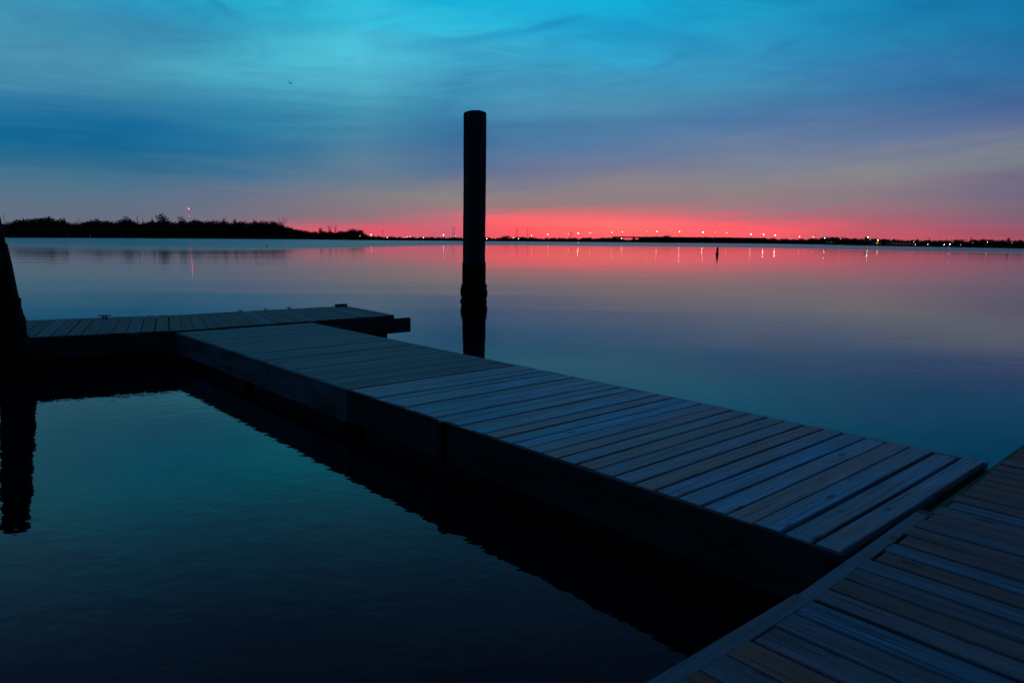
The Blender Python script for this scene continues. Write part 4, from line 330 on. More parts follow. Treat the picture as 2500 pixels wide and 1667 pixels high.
for i in range(1, len(cols)):
    a0, a1 = cols[i-1][0], cols[i][0]
    mr = N(nt, 'ShaderNodeMapRange', interpolation_type='SMOOTHSTEP' if i in (1, 2, len(cols)-2, len(cols)-1) else 'LINEAR')
    mr.inputs[1].default_value = a0; mr.inputs[2].default_value = a1; L(azw, mr.inputs[0])
    out = mixc(nt, out, column(cols[i][1]), mr.outputs[0])
# brightness texture of the thin cloud, absent right at the horizon
hz = N(nt, 'ShaderNodeMapRange'); hz.inputs[1].default_value = 2.5; hz.inputs[2].default_value = 12; L(elev, hz.inputs[0])
hzb = N(nt, 'ShaderNodeMapRange'); hzb.inputs[1].default_value = 9; hzb.inputs[2].default_value = 17; hzb.inputs[3].default_value = .3; L(elev, hzb.inputs[0]); hz2 = hzb.outputs[0]
tex = math_n(nt, 'ADD', math_n(nt, 'ADD', math_n(nt, 'MULTIPLY', w2, .62), math_n(nt, 'MULTIPLY', ws, .08)), math_n(nt, 'MULTIPLY', w3, math_n(nt, 'MULTIPLY', hz2, .55)))
gain = math_n(nt, 'ADD', 1.0, math_n(nt, 'MULTIPLY', tex, hz.outputs[0]))
gb = N(nt, 'ShaderNodeCombineColor'); L(gain, gb.inputs[0]); L(gain, gb.inputs[1]); L(math_n(nt, 'ADD', .5, math_n(nt, 'MULTIPLY', gain, .5)), gb.inputs[2])
out = mixc(nt, out, gb.outputs[0], 1.0, 'MULTIPLY')
# separate darker wisps: centre azimuth, centre elevation, half length, half height (deg), tilt (deg), strength
WISPS = [(-3.6, 15.3, 4.6, .45, 9, .42), (2.6, 16.3, 2.8, .30, 12, .38), (31.5, 16.2, 7.0, .9, 14, .30), (20.5, 14.2, 1.6, .3, 20, .22), (12.2, 13.6, 1.4, .25, 20, .22),
         (-27, 17.0, 3.2, .55, -24, .25), (-22.5, 16.4, 1.8, .4, -30, .25), (-30, 7.6, 9.0, 1.3, 2, .08), (-24.0, 13.4, 4.5, 1.1, -18, .16), (5, 8.6, 12, .8, 4, .10), (24, 8.0, 13, .8, 6, .14), (-16, 19.0, 3.5, .35, -20, .25)]
aw3 = math_n(nt, 'ADD', azim, math_n(nt, 'MULTIPLY', w3, 3.2)); ew3 = math_n(nt, 'ADD', elev, math_n(nt, 'MULTIPLY', w3, 1.5))
for a, e, la, lb, ti, st in WISPS:
    da = math_n(nt, 'SUBTRACT', aw3, a); de = math_n(nt, 'SUBTRACT', ew3, e); ct, s_ = math.cos(R(ti)), math.sin(R(ti))
    u = math_n(nt, 'MULTIPLY', math_n(nt, 'ADD', math_n(nt, 'MULTIPLY', da, ct), math_n(nt, 'MULTIPLY', de, s_)), 1/la)
    v = math_n(nt, 'MULTIPLY', math_n(nt, 'SUBTRACT', math_n(nt, 'MULTIPLY', de, ct), math_n(nt, 'MULTIPLY', da, s_)), 1/lb)
    q = math_n(nt, 'ADD', math_n(nt, 'MULTIPLY', u, u), math_n(nt, 'MULTIPLY', v, v))
    g = math_n(nt, 'MULTIPLY', math_n(nt, 'EXPONENT', math_n(nt, 'MULTIPLY', q, -1.0)), st)
    out = mixc(nt, out, mixc(nt, out, (.55, .42, .62), 1.0, 'MULTIPLY'), g)
bg = N(nt, 'ShaderNodeBackground'); L(out, bg.inputs[0]); bg.inputs[1].default_value = 1.0
# the physical twilight sky, sun below the horizon in the same direction, adds its faint share
ns = N(nt, 'ShaderNodeTexSky'); ns.sky_type = 'NISHITA'; ns.sun_disc = False; ns.sun_elevation = R(-4); ns.sun_rotation = R(8)
bg2 = N(nt, 'ShaderNodeBackground'); L(ns.outputs[0], bg2.inputs[0]); bg2.inputs[1].default_value = .05
ad = N(nt, 'ShaderNodeAddShader'); L(bg.outputs[0], ad.inputs[0]); L(bg2.outputs[0], ad.inputs[1])
wo = N(nt, 'ShaderNodeOutputWorld'); L(ad.outputs[0], wo.inputs[0])
world.cycles.sampling_method = 'MANUAL'; world.cycles.sample_map_resolution = 1024

# ------------------------------------------------------------------ water
m, nt, p = new_mat('river_water'); L = nt.links.new
M_water = m
geo = N(nt, 'ShaderNodeNewGeometry'); pos = geo.outputs['Position']
spx = N(nt, 'ShaderNodeSeparateXYZ'); L(pos, spx.inputs[0])
fc = N(nt, 'ShaderNodeFloatCurve')
def f01(v, a, b): return (v-a)/(b-a)
edge = [(-130, 150), (-92, 128), (-70, 112), (-50, 106), (-38, 122), (-32, 172), (-15, 225), (5, 240), (40, 236), (76, 234), (96, 205), (104, 176), (112, 150), (140, 140)]
cu = fc.mapping.curves[0]
cu.points[0].location = (0, f01(150, 0, 300)); cu.points[1].location = (1, f01(140, 0, 300))
for x, y in edge[1:-1]: cu.points.new(f01(x, -130, 140), f01(y, 0, 300))
fc.mapping.update()
mr = N(nt, 'ShaderNodeMapRange'); mr.inputs[1].default_value = -130; mr.inputs[2].default_value = 140; L(spx.outputs[0], mr.inputs[0]); L(mr.outputs[0], fc.inputs['Value'])
nw = N(nt, 'ShaderNodeTexNoise', i_Scale=.03, i_Detail=4.0); L(pos, nw.inputs['Vector'])
yb = math_n(nt, 'ADD', math_n(nt, 'MULTIPLY', fc.outputs[0], 300.0), math_n(nt, 'MULTIPLY', math_n(nt, 'SUBTRACT', nw.outputs[0], .5), 26.0))
ruf = N(nt, 'ShaderNodeMapRange', interpolation_type='SMOOTHSTEP'); ruf.inputs[1].default_value = -30; ruf.inputs[2].default_value = 55
L(math_n(nt, 'SUBTRACT', spx.outputs[1], yb), ruf.inputs[0])
def wnoise(scale, stretch, rot=0, detail=2.0, rough=.5):
    mp = N(nt, 'ShaderNodeMapping'); mp.inputs['Scale'].default_value = stretch; mp.inputs['Rotation'].default_value = (0, 0, R(rot)); L(pos, mp.inputs[0])
    n = N(nt, 'ShaderNodeTexNoise', i_Scale=scale, i_Detail=detail, i_Roughness=rough); L(mp.outputs[0], n.inputs['Vector']); return n.outputs[0]
h = math_n(nt, 'MULTIPLY', wnoise(5.5, (.8, 1.25, 1), 20), RIP_A)
h = math_n(nt, 'ADD', h, math_n(nt, 'MULTIPLY', wnoise(1.3, (.7, 1.4, 1), -12), RIP_B))
patch = ramp(nt, [(.42, (.25, .25, .25)), (.62, (1, 1, 1))]); L(wnoise(.05, (.4, 1.6, 1), 8, 3.0), patch.inputs[0])
h = math_n(nt, 'ADD', h, math_n(nt, 'MULTIPLY', math_n(nt, 'MULTIPLY', wnoise(.35, (.5, 1.8, 1), 6), patch.outputs[0]), RIP_C))
fade = N(nt, 'ShaderNodeMapRange'); fade.inputs[1].default_value = 25; fade.inputs[2].default_value = 110; fade.inputs[3].default_value = 1.0; fade.inputs[4].default_value = .25; L(spx.outputs[1], fade.inputs[0]); h = math_n(nt, 'MULTIPLY', h, fade.outputs[0]); h = math_n(nt, 'ADD', h, math_n(nt, 'MULTIPLY', wnoise(.09, (.35, 2.0, 1), -14, 1.0), RIP_D))
bu = N(nt, 'ShaderNodeBump'); bu.inputs['Strength'].default_value = 1.0; bu.inputs['Distance'].default_value = 1.0
L(h, bu.inputs['Height']); L(bu.outputs[0], p.inputs['Normal'])
p.inputs['Base Color'].default_value = (.0015, .004, .008, 1)
p.inputs['IOR'].default_value = 1.31; p.inputs['Specular IOR Level'].default_value = .5
far = N(nt, 'ShaderNodeMapRange'); far.inputs[1].default_value = 8; far.inputs[2].default_value = 90; far.inputs[3].default_value = .02; far.inputs[4].default_value = ROUGH_CALM; L(spx.outputs[1], far.inputs[0])
rmix = math_n(nt, 'ADD', far.outputs[0], math_n(nt, 'MULTIPLY', ruf.outputs[0], ROUGH_BAND)); L(rmix, p.inputs['Roughness'])
w = MB(); w.face([(-7000, -3000, 0), (7000, -3000, 0), (7000, 9000, 0), (-7000, 9000, 0)])
tag(w.build('water', M_water), kind='structure')

# ------------------------------------------------------------------ far shore land (a bank with real height and depth)
w = MB()
prof = [(0, -.4), (1.5, .35), (6, .9), (40, 1.3), (400, 1.6), (2500, 1.6), (2500, -.4)]
pts = []
for x, y in SHORE:
    v = Vector((x, y)); d = v.normalized()
    pts.append([Vector((*(v + d*o), z)) for o, z in prof])
for a, b in zip(pts, pts[1:]):
    for i in range(len(prof)-1): w.face([a[i], b[i], b[i+1], a[i+1]])
w.face([q for q in pts[0]]); w.face([q for q in pts[-1]][::-1])
o = tag(w.build('shore', M_shore), kind='structure')

# ------------------------------------------------------------------ floating dock sections
def plank_profile(wd, th, ch=.006):
    a = wd/2
    return [(-a, -th), (a, -th), (a, -ch), (a-ch, 0), (-a+ch, 0), (-a, -ch)]
def dock(name, label, A0, A1, B1, B0, z, mat, pitch=.163, gap=.014, fas=.29, over=.0, far_fas=True, group=None, mat_ends=None, r=None, jit=.006, endover=0.0, zj=.0025, rim=None, gap2=None, fmat=None):
    """planks span edge A (A0->A1) to edge B (B0->B1); each plank separate geometry in one decking mesh"""
    r = r or random.Random(sum(map(ord, label)))
    A0, A1, B0, B1 = [Vector((*q, z)) for q in (A0, A1, B0, B1)]
    c = (A0+A1+B0+B1)/4
    root = empty(name, (c.x, c.y, 0), label, 'dock', group)
    off = Vector((c.x, c.y, 0))
    Ls = (A1-A0).length; n = max(1, round(Ls/pitch)); up = Vector((0, 0, 1))
    dk = MB(); sw = MB()
    t = 0.0
    for i in range(n):
        t0 = i/n; t1 = (i+1)/n; tm = (t0+t1)/2
        a = A0.lerp(A1, tm); b = B0.lerp(B1, tm); d = (b-a).normalized()
        a = a - d*(over - (.032 if rim else 0) + r.uniform(-jit, jit)) - off; b = b + d*(over - (.052 if rim else 0) + r.uniform(-jit, jit)) - off
        ga = (A1-A0).normalized(); gb = (B1-B0).normalized()
        wa = (A1-A0).length/n; wb = (B1-B0).length/n
        g = (gap+((gap2 or gap)-gap)*min(1, tm*1.4))*r.choice([.55, .8, 1, 1, 1.2, 1.5]); sh = r.uniform(-.1, .1)*gap
        dz = up*r.uniform(-zj, zj); tw = r.uniform(-zj, zj)*.6
        P = plank_profile(1.0, .038, .006)
        def prof(wd): return [(max(-1, min(1, x))*wd, y) for x, y in ((-.5, -.038), (.5, -.038), (.5, -.005), (.5-.005/wd, 0), (-.5+.005/wd, 0), (-.5, -.005))]
        # sweep with own widths at both ends
        pa, pb = prof(wa-g), prof(wb-g)
        nseg = 4; rows = []
        bow = r.uniform(-.002, .002)
        for k in range(nseg+1):
            s = k/nseg; ctr = a.lerp(b, s) + dz + up*(bow*math.sin(math.pi*s) + tw*(s-.5)); ax = ga.lerp(gb, s)
            rows.append([ctr + ax*(x0*(1-s)+x1*s+sh) + up*y0 for (x0, y0), (x1, y1) in zip(pa, pb)])
        uo, vo = r.uniform(0, 60), r.uniform(0, 60); Lp = (b-a).length
        base = len(dk.v)
        for row in rows: dk.v += [tuple(q) for q in row]
        m6 = 6
        vv = [0, wa, wa+.033, wa+.04, 2*wa+.03, 2*wa+.04, 2*wa+.075]
        for k in range(nseg):
            for j in range(m6):
                j2 = (j+1) % m6
                dk.f.append((base+k*m6+j, base+(k+1)*m6+j, base+(k+1)*m6+j2, base+k*m6+j2)); dk.m.append(0)
                u0, u1 = uo+Lp*k/nseg, uo+Lp*(k+1)/nseg
                dk.uv.append([(u0, vo+vv[j]), (u1, vo+vv[j]), (u1, vo+vv[j+1]), (u0, vo+vv[j+1])])
        dk.f.append(tuple(base+j for j in range(m6))); dk.m.append(0); dk.uv.append([(uo, vo+j*.03) for j in range(m6)])
        dk.f.append(tuple(base+nseg*m6+j for j in range(m6))[::-1]); dk.m.append(0); dk.uv.append([(uo, vo+j*.03) for j in range(m6)])
        for s in (.035, .5, .965):
            for q in (-.27, .27):
                c0 = a.lerp(b, s) + dz + up*(bow*math.sin(math.pi*s) + tw*(s-.5)+.0012) + ga*(q*(wa-g)+sh)
                rr_ = .0032; sw.verts_faces([c0+Vector((rr_*math.cos(h_), rr_*math.sin(h_), 0)) for h_ in (0, 1.05, 2.1, 3.14, 4.19, 5.24)] + [c0-up*.004+Vector((rr_*math.cos(h_), rr_*math.sin(h_), 0)) for h_ in (0, 1.05, 2.1, 3.14, 4.19, 5.24)], [(0, 1, 2, 3, 4, 5)]+[(i_, i_+6, (i_+1) % 6+6, (i_+1) % 6) for i_ in range(6)])
    dk.build('decking', mat, root)
    sw.build('screw_heads', M_iron, root)['kind'] = 'stuff'
    # frame boards: set in 3 mm under the planks
    zt = -.040
    def board(P, Q, inn, th=.04, nm='fascia_board', ins=0.0):
        P = P-off; Q = Q-off; d = (Q-P).normalized()
        b = MB(); prof_ = [(0, -fas), (th, -fas), (th, 0), (0, 0)]
        b.prism([(x, y+zt) for x, y in prof_], (P+d*ins, inn), (Q-d*ins, inn), uoff=r.uniform(0, 50), voff=r.uniform(0, 50))
        return b.build(nm, M_fascia, root)
    nA = (B0-A0).normalized(); e = (A1-A0).normalized()
    if rim:
        for P_, Q_, dd, th, mm in ((A0, A1, nA, .026, fmat or M_fascia), (B0, B1, -nA, .046, mat)):
            bb = MB(); bb.prism([(0, -fas-.04), (th, -fas-.04), (th, -.004), (th-.004, -.001), (.004, -.001), (0, -.005)], (P_-off, dd), (Q_-off, dd), uoff=r.uniform(0, 50), voff=r.uniform(0, 50))
            bb.build('fascia_board', mm, root)
    else:
        board(A0+nA*.003, A1+nA*.003, nA); board(B0-nA*.003, B1-nA*.003, -nA)
    board(A0+nA*.046+e*.012, B0-nA*.046+e*.012, e, nm='end_board'); board(A1+nA*.046-e*.012, B1-nA*.046-e*.012, -e, nm='end_board')
    # joists and floats below
    for s in (.33, .67):
        P = A0.lerp(B0, s)-off+e*.06; Q = A1.lerp(B1, s)-off-e*.06; j = MB()
        j.prism([(-.02, zt-.2), (.02, zt-.2), (.02, zt-.001), (-.02, zt-.001)], (P, nA), (Q, nA)); j.build('joist', M_fascia, root)
    nf = max(1, round(Ls/2.2))
    for i in range(nf):
        s0, s1 = (i+.03)/nf, (i+.97)/nf
        if nf == 1: s0, s1 = .05, .95
        q = [A0.lerp(A1, s0), A0.lerp(A1, s1), B0.lerp(B1, s1), B0.lerp(B1, s0)]
        cc = sum(q, Vector())/4; q = [cc+(p_-cc)*.93-off for p_ in q]
        f = MB(); lo, hi_ = -.22-z, -.24
        vs = [p_+up*lo for p_ in q]+[p_+up*hi_ for p_ in q]
        f.verts_faces(vs, [(0, 3, 2, 1), (4, 5, 6, 7), (0, 1, 5, 4), (1, 2, 6, 5), (2, 3, 7, 6), (3, 0, 4, 7)]); f.build('float', M_black, root)
    return root, off

ang = R(132.4); e1 = Vector((math.cos(ang), math.sin(ang))); ang2 = R(40.9); e2 = Vector((math.cos(ang2), math.sin(ang2)))
C0 = Vector((1.61, 3.13)); C1 = Vector((3.335, 4.60))
def fa(t, s):  # finger point: t metres from the near end, s 0 left edge 1 right edge
    p = C0 + e1*t; q = C1 + e1*t; return tuple(p.lerp(q, s))
S1 = 4.82; S2 = 10.33
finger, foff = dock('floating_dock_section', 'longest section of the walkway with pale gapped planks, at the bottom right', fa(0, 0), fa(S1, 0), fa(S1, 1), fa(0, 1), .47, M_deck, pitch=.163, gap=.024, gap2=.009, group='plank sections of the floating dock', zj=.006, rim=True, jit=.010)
dock('floating_dock_section', 'middle section of the walkway with dull close-laid planks, in front of the tall piling', fa(S1+.035, 0), fa(S2, 0), fa(S2-.02, 1), fa(S1+.035, 1), .466, M_deck_far, pitch=.15, gap=.006, rim=True, fmat=M_fascia_grey, group='plank sections of the floating dock')
tee, toff = dock('floating_dock_section', 'far end section of the dock with brown damp planks and a beam sticking out', (-5.44, 10.74), (-2.32, 13.36), (-3.68, 15.10), (-6.55, 12.95), .49, M_deck_tee, pitch=.19, gap=.006, group='plank sections of the floating dock')
dock('floating_dock_section', 'left arm of the dock behind the leaning piling, with slanting planks', (-5.448, 10.732), (-10.4, 8.24), (-11.5, 10.38), (-6.558, 12.942), .495, M_deck_tee, pitch=.20, gap=.014, group='plank sections of the floating dock')
# beam sticking out past the far end, under its planks
d = (Vector((-2.32, 13.36)) - Vector((-5.44, 10.74))).normalized(); b = MB()
P = Vector((-2.32, 13.36, 0)) - Vector((d.x, d.y, 0))*1.2 + Vector((-d.y, d.x, 0))*.05; Q = Vector((-2.32, 13.36, 0)) + Vector((d.x, d.y, 0))*.40 + Vector((-d.y, d.x, 0))*.05
n_ = Vector((-d.y, d.x, 0))
b.prism([(0, .12), (.07, .12), (.07, .405), (0, .405)], (P-toff, n_), (Q-toff, n_)); o = b.build('protruding_beam', M_fascia, tee)
# cleats bolted along the far edge
def cleat(x, y, rz, parent, off, s=1.0, z=.50):
    c = MB(); cz = z+.0
    ca, sa = math.cos(rz), math.sin(rz)
    def T(u, v, h_): return (x-off.x+u*ca*s-v*sa*s, y-off.y+u*sa*s+v*ca*s, cz+h_*s)
    c.box(T(0, 0, .008), .12*s, .05*s, .016*s, rz)
    for u in (-.03, .03): c.tube([T(u, 0, .014), T(u, 0, .05)], .012*s, 8)
    c.tube([T(-.13, 0, .062), T(-.09, 0, .055), T(0, 0, .055), T(.09, 0, .055), T(.13, 0, .062)], [.007*s, .013*s, .016*s, .013*s, .007*s], 8)
    return c.build('cleat', M_iron, parent, smooth=True)
aT = math.atan2(15.10-12.95, -3.68+6.55)
fe = lambda s: (-6.55+s*2.87+.05, 12.95+s*2.15-.07)
for s, k in ((.36, .42), (.50, .45), (.635, .5)): cleat(*fe(s), aT, tee, toff, k)
c = MB(); q = fe(.955); c.box((q[0]-toff.x, q[1]-toff.y, .50+.022), .26, .07, .044, aT); c.build('edge_block', M_fascia, tee)
larm = [o for o in bpy.data.objects if o.get('label', '').startswith('left arm')][0]
cleat(-7.42, 12.36, R(26.6), larm, Vector((larm.location.x, larm.location.y, 0)), .8, .495)
b = MB(); b.box((-5.49-toff.x, 10.79-toff.y, .27), .16, .16, .44, R(35)); b.build('joint_light_block', M_fascia, tee)  # added block: stops sky light showing through the section joint
b = MB(); b.box((-6.50-toff.x, 12.82-toff.y, .23), .22, .16, .50, R(35)); b.build('joint_light_block', M_fascia, tee)  # added far-side block closing the same bright slit
b = MB(); b.box((-5.99-toff.x, 11.80-toff.y, .16), .12, 2.0, .50, R(26)); b.build('joint_dark_filler', M_black, tee)  # added dark filler keeping light out below the joint
# dark bumper strip on the side of the long section
b = MB(); q = Vector((*fa(S1-1.60, 0), 0)) - Vector((e2.x, e2.y, 0))*.018 - foff
b.box((q.x, q.y, .47-.17), .062, .05, .36, ang); b.build('rubber_bumper', M_black, finger)
b = MB(); q = Vector((*fa(.03, 0), 0)) + Vector((e2.x, e2.y, 0))*.02 - foff
b.box((q.x, q.y, .47-.215), .08, .08, .36, ang); b.build('corner_notch_block', M_black, finger)  # added black block standing in for the dark notch at the corner

# near dock: own plank run, pale edge board, mossy ledger
u1 = Vector((math.cos(R(38.6)), math.sin(R(38.6)))); u2 = Vector((math.cos(R(41.2)), math.sin(R(41.2)))); nin = Vector((math.cos(R(-47.9)), math.sin(R(-47.9))))
Pm = Vector((1.236, 2.768)); Pe = Pm+u2*1.40; Pf = Pm+u2*7.0; Pb = Pm-u1*4.4
inner = .085
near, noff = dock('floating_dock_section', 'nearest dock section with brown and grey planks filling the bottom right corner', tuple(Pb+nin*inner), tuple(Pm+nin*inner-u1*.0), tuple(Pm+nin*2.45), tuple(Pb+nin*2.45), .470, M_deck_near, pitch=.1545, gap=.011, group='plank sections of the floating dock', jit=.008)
# second run of the same dock past the bend in its edge
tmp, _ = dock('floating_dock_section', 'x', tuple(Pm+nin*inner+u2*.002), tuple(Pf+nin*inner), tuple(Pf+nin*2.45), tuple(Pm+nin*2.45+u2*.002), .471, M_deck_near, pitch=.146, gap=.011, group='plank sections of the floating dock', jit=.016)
dxy = Vector((tmp.location.x-near.location.x, tmp.location.y-near.location.y, 0))
for ch in list(tmp.children):
    ch.parent = near; ch.location = dxy
bpy.data.objects.remove(tmp)
def strip(P, Q, th, z0, z1, m, nm, inn=nin):
    b = MB(); i3 = Vector((inn.x, inn.y, 0))
    b.prism([(0, z0), (th, z0), (th, z1-.004), (th-.004, z1), (.004, z1), (0, z1-.004)], (Vector((*P, 0))-noff, i3), (Vector((*Q, 0))-noff, i3), uoff=rnd.uniform(0, 9), voff=rnd.uniform(0, 9))
    return b.build(nm, m, near)
strip(Pb, Pm-u1*.002, inner-.004, .18, .468, M_edge, 'edge_board')
strip(Pm+Vector((.006, -.007)), Pe, inner-.012, .18, .466, M_edge, 'edge_board')
strip(Pe+u2*.10, Pf, .10, .16, .405, M_moss, 'mossy_ledger')
b = MB(); q = Pe+u2*.045+nin*.04; b.box((q.x-noff.x, q.y-noff.y, .31), .085, .085, .30, R(41)); b.build('corner_notch_block', M_black, near)  # added black block for the dark notch where the edge board ends

# ------------------------------------------------------------------ pilings
def piling(name, label, base, top, rad, zgrow, seed, flat=7, mat=None):
    r = random.Random(seed); root = empty(name, (base[0], base[1], 0), label, 'piling', None)
    B = Vector((base[0], base[1], -1.2)); T = Vector(top); off = Vector((base[0], base[1], 0))
    ax = (T-Vector((base[0], base[1], 0)))
    n = 40; nz = 46; b = MB(); rings = []
    ph = [r.uniform(0, 6.28) for _ in range(8)]
    for i in range(nz+1):
        z = -1.2 + (T.z+1.2)*i/nz; c = off + ax*(z/T.z)
        zz = z
        sc_ = 1.0
        if i == nz: sc_ = .80; zz = T.z
        if i == nz-1: zz = T.z-.02; sc_ = .93
        if i == nz-2: zz = T.z-.055; sc_ = 1.0
        c = off + ax*(zz/T.z); ring = []
        for k in range(n):
            a = 2*math.pi*k/n
            fl = .035*math.cos(flat*a+ph[0]) + .012*math.cos(13*a+ph[1]+zz*.6) + .012*math.sin(3*a+ph[2]+zz*1.4) + r.uniform(-.009, .009) - (.05 if k % 11 == 3 else 0)
            rr = rad*sc_*(1+fl+.03*(1-zz/T.z))
            ring.append((c.x-off.x+rr*math.cos(a), c.y-off.y+rr*math.sin(a), zz + (.012*math.cos(a+1) if i >= nz-1 else 0)))
        rings.append(ring)
    vs = [v for q in rings for v in q]; fs = []
    for i in range(nz):
        for k in range(n): fs.append((i*n+k, i*n+(k+1) % n, (i+1)*n+(k+1) % n, (i+1)*n+k))
    fs.append(tuple(nz*n+k for k in range(n)))
    b.verts_faces(vs, fs); b.build('shaft', mat or M_pile, root, smooth=True)
    # growth sleeve: thick ragged crust below the tide line
    b = MB(); rings = []; nz2 = 60; zt = zgrow[0]
    n = 48
    for i in range(nz2+1):
        z = -.6 + (zt+.6)*i/nz2; c = ax*(z/T.z); ring = []
        for k in range(n):
            a = 2*math.pi*k/n
            amt = 1 if z < zgrow[1] else 0
            base_r = rad*(1.062+.03*(1-z/T.z))
            lump = (abs(math.sin(z*9+ph[3]+2*math.cos(a+ph[4])))*.10 + abs(math.sin(z*23+a*3+ph[5]))*.05 + r.uniform(0, .045))*amt
            if i == nz2: base_r *= .93
            rr = base_r*(1+lump + .004*r.random())
            zz = z + (.03*math.sin(5*a+ph[6]) + .02*r.random() if i >= nz2-1 else 0)
            ring.append((c.x+rr*math.cos(a), c.y+rr*math.sin(a), zz))
        rings.append(ring)
    vs = [v for q in rings for v in q]; fs = []
    for i in range(nz2):
        for k in range(n): fs.append((i*n+k, i*n+(k+1) % n, (i+1)*n+(k+1) % n, (i+1)*n+k))
    fs.append(tuple(nz2*n+k for k in range(n)))
    b.verts_faces(vs, fs); b.build('tide_crust', M_growth_dark, root)
    return root, off
piling('dock_piling', 'tall dark round wooden piling rising alone behind the middle of the walkway', (-1.24, 21.9), (-1.20, 21.9, 5.86), .345, (1.24, .55), 3)
lp, lo_ = piling('dock_piling', 'black leaning piling cut off by the left edge, before the left arm of the dock', (-6.985, 9.49), (-7.25, 9.49, 2.29), .172, (1.70, 1.1), 9, mat=M_growth_dark)  # growth colour on the whole shaft paints it as an unlit silhouette
b = MB()   # splintered stub and collar near its top
b.prism([(-.05, 0), (.05, 0), (.04, .12), (-.03, .14)], (Vector((.05-.25, -.12, 1.93)), Vector((0, 1, 0))), (Vector((.10-.09, -.12, 1.90)), Vector((0, 1, 0)))); b.build('splintered_stub', M_growth_dark, lp)
b = MB(); ax_ = Vector((-.265, 0, 2.29)); b.tube([ax_*(z/2.29) for z in (.9, 1.2, 1.55, 1.84)], [.200, .195, .198, .192], 18); b.build('rubbing_sleeve', M_growth_dark, lp)

# ------------------------------------------------------------------ trees
def proto(kind, seed):
    """unit-height tree: list of (verts, faces, material) ; 0 crown 1 trunk"""
    r = random.Random(seed); cv, cf, tv, tf = [], [], [], []
    def leaf(c, s, flatv=.6):
        a = Vector((r.gauss(0, 1), r.gauss(0, 1), r.gauss(0, flatv))).normalized()*s*r.uniform(.5, 1.1)
        b_ = Vector((r.gauss(0, 1), r.gauss(0, 1), r.gauss(0, flatv))).normalized()*s*r.uniform(.3, .8)
        i = len(cv); cv.extend([c-a, c+b_, c+a*.9, c-b_*.9]); cf.append((i, i+1, i+2, i+3))
    mb = MB()
    if kind == 1:
        mb.tube([(0, 0, 0), (0.01, 0, .5), (0, 0, .97)], [.03, .018, .004], 5)
        for _ in range(150):
            z = r.uniform(.12, 1.0)**.9; w_ = .24*(1-z)+.02; a = r.uniform(0, 6.28); q = w_*math.sqrt(r.random())
            leaf(Vector((q*math.cos(a), q*math.sin(a), z)), .035)
    elif kind == 2:
        mb.tube([(0, 0, 0), (.01, 0, .3), (0, .01, .6)], [.032, .024, .012], 5)
        for _ in range(15):
            a = r.uniform(0, 6.28); z0 = r.uniform(.2, .6); sp_ = r.uniform(.12, .42); z1 = min(1, z0+r.uniform(.2, .55))
            p0 = Vector((0, 0, z0)); p1 = Vector((sp_*.5*math.cos(a), sp_*.5*math.sin(a), (z0+z1)/2+.04)); p2 = Vector((sp_*math.cos(a+.2), sp_*math.sin(a+.2), z1))
            mb.tube([p0, p1, p2], [.012, .008, .003], 4)
            for _2 in range(5):
                s = r.uniform(.3, 1); c0 = p1.lerp(p2, s); e_ = c0+Vector((r.gauss(0, .07), r.gauss(0, .07), abs(r.gauss(.07, .05))))
                mb.tube([c0, e_], [.004, .0015], 3)
                for _3 in range(4): leaf(e_+Vector((r.gauss(0, .03), r.gauss(0, .03), r.gauss(0, .03))), .018)
    else:
        mb.tube([(0, 0, 0), (.01, .01, .35), (0, 0, .7)], [.035, .025, .01], 5)
        lobes = [(Vector((r.uniform(-.22, .22), r.uniform(-.22, .22), r.uniform(.38, .80))), r.uniform(.13, .24)) for _ in range(8)] + [(Vector((r.uniform(-.06, .06), 0, .80)), .19)]
        for c0, q in lobes[:6]: mb.tube([(0, 0, .3), (c0.x*.6, c0.y*.6, c0.z*.7), tuple(c0)], [.014, .009, .004], 4)
        for c0, q in lobes:
            for _ in range(52):
                v = Vector((r.gauss(0, 1), r.gauss(0, 1), r.gauss(0, 1))).normalized()*q*r.uniform(.45, 1.08)
                p_ = c0+v
                if p_.z < 1.0: leaf(p_, .055)
        for _ in range(26):
            a = r.uniform(0, 6.28); q = r.uniform(0, .28); leaf(Vector((q*math.cos(a), q*math.sin(a), r.uniform(.15, .5))), .06)
    return (cv, cf), (mb.v, mb.f)
protos = {k: [proto(k, 100*k+i) for i in range(5 if k == 0 else 3)] for k in (0, 1, 2)}

def mass(name, label, trees, cat, seed, wr=(.9, 1.25), kinds=(0,)):
    r = random.Random(seed); V, F, MI = [], [], []
    for x, y, h in trees:
        (cv, cf), (tv, tf) = r.choice(protos[r.choice(kinds)]); a = r.uniform(0, 6.28); ca, sa = math.cos(a), math.sin(a); ws = h*r.uniform(*wr)
        for vs, fs, mi in ((cv, cf, 0), (tv, tf, 1)):
            b0 = len(V)
            V.extend((x+(v[0]*ca-v[1]*sa)*ws, y+(v[0]*sa+v[1]*ca)*ws, .7+v[2]*h) for v in vs)
            F.extend(tuple(b0+i for i in f) for f in fs); MI.extend([mi]*len(fs))
        # undergrowth in front of and between the stems
        for _ in range(60):
            c0 = Vector((x+r.uniform(-3.2, 3.2), y+r.uniform(-4, 6), .4+h*r.uniform(0, .62))); s = h*.09+.5
            q = [c0+Vector((r.uniform(-s, s), r.uniform(-s, s)*.5, r.uniform(-s, s))) for _ in range(4)]
            b0 = len(V); V.extend(tuple(p_) for p_ in q); F.append((b0, b0+1, b0+2, b0+3)); MI.append(0)
    me = bpy.data.meshes.new(name); me.from_pydata(V, [], F); me.materials.append(M_leaf); me.materials.append(M_bark)
    me.polygons.foreach_set('material_index', MI); me.update()
    o = bpy.data.objects.new(name, me); col.objects.link(o)
    return tag(o, label, cat, None, 'stuff')
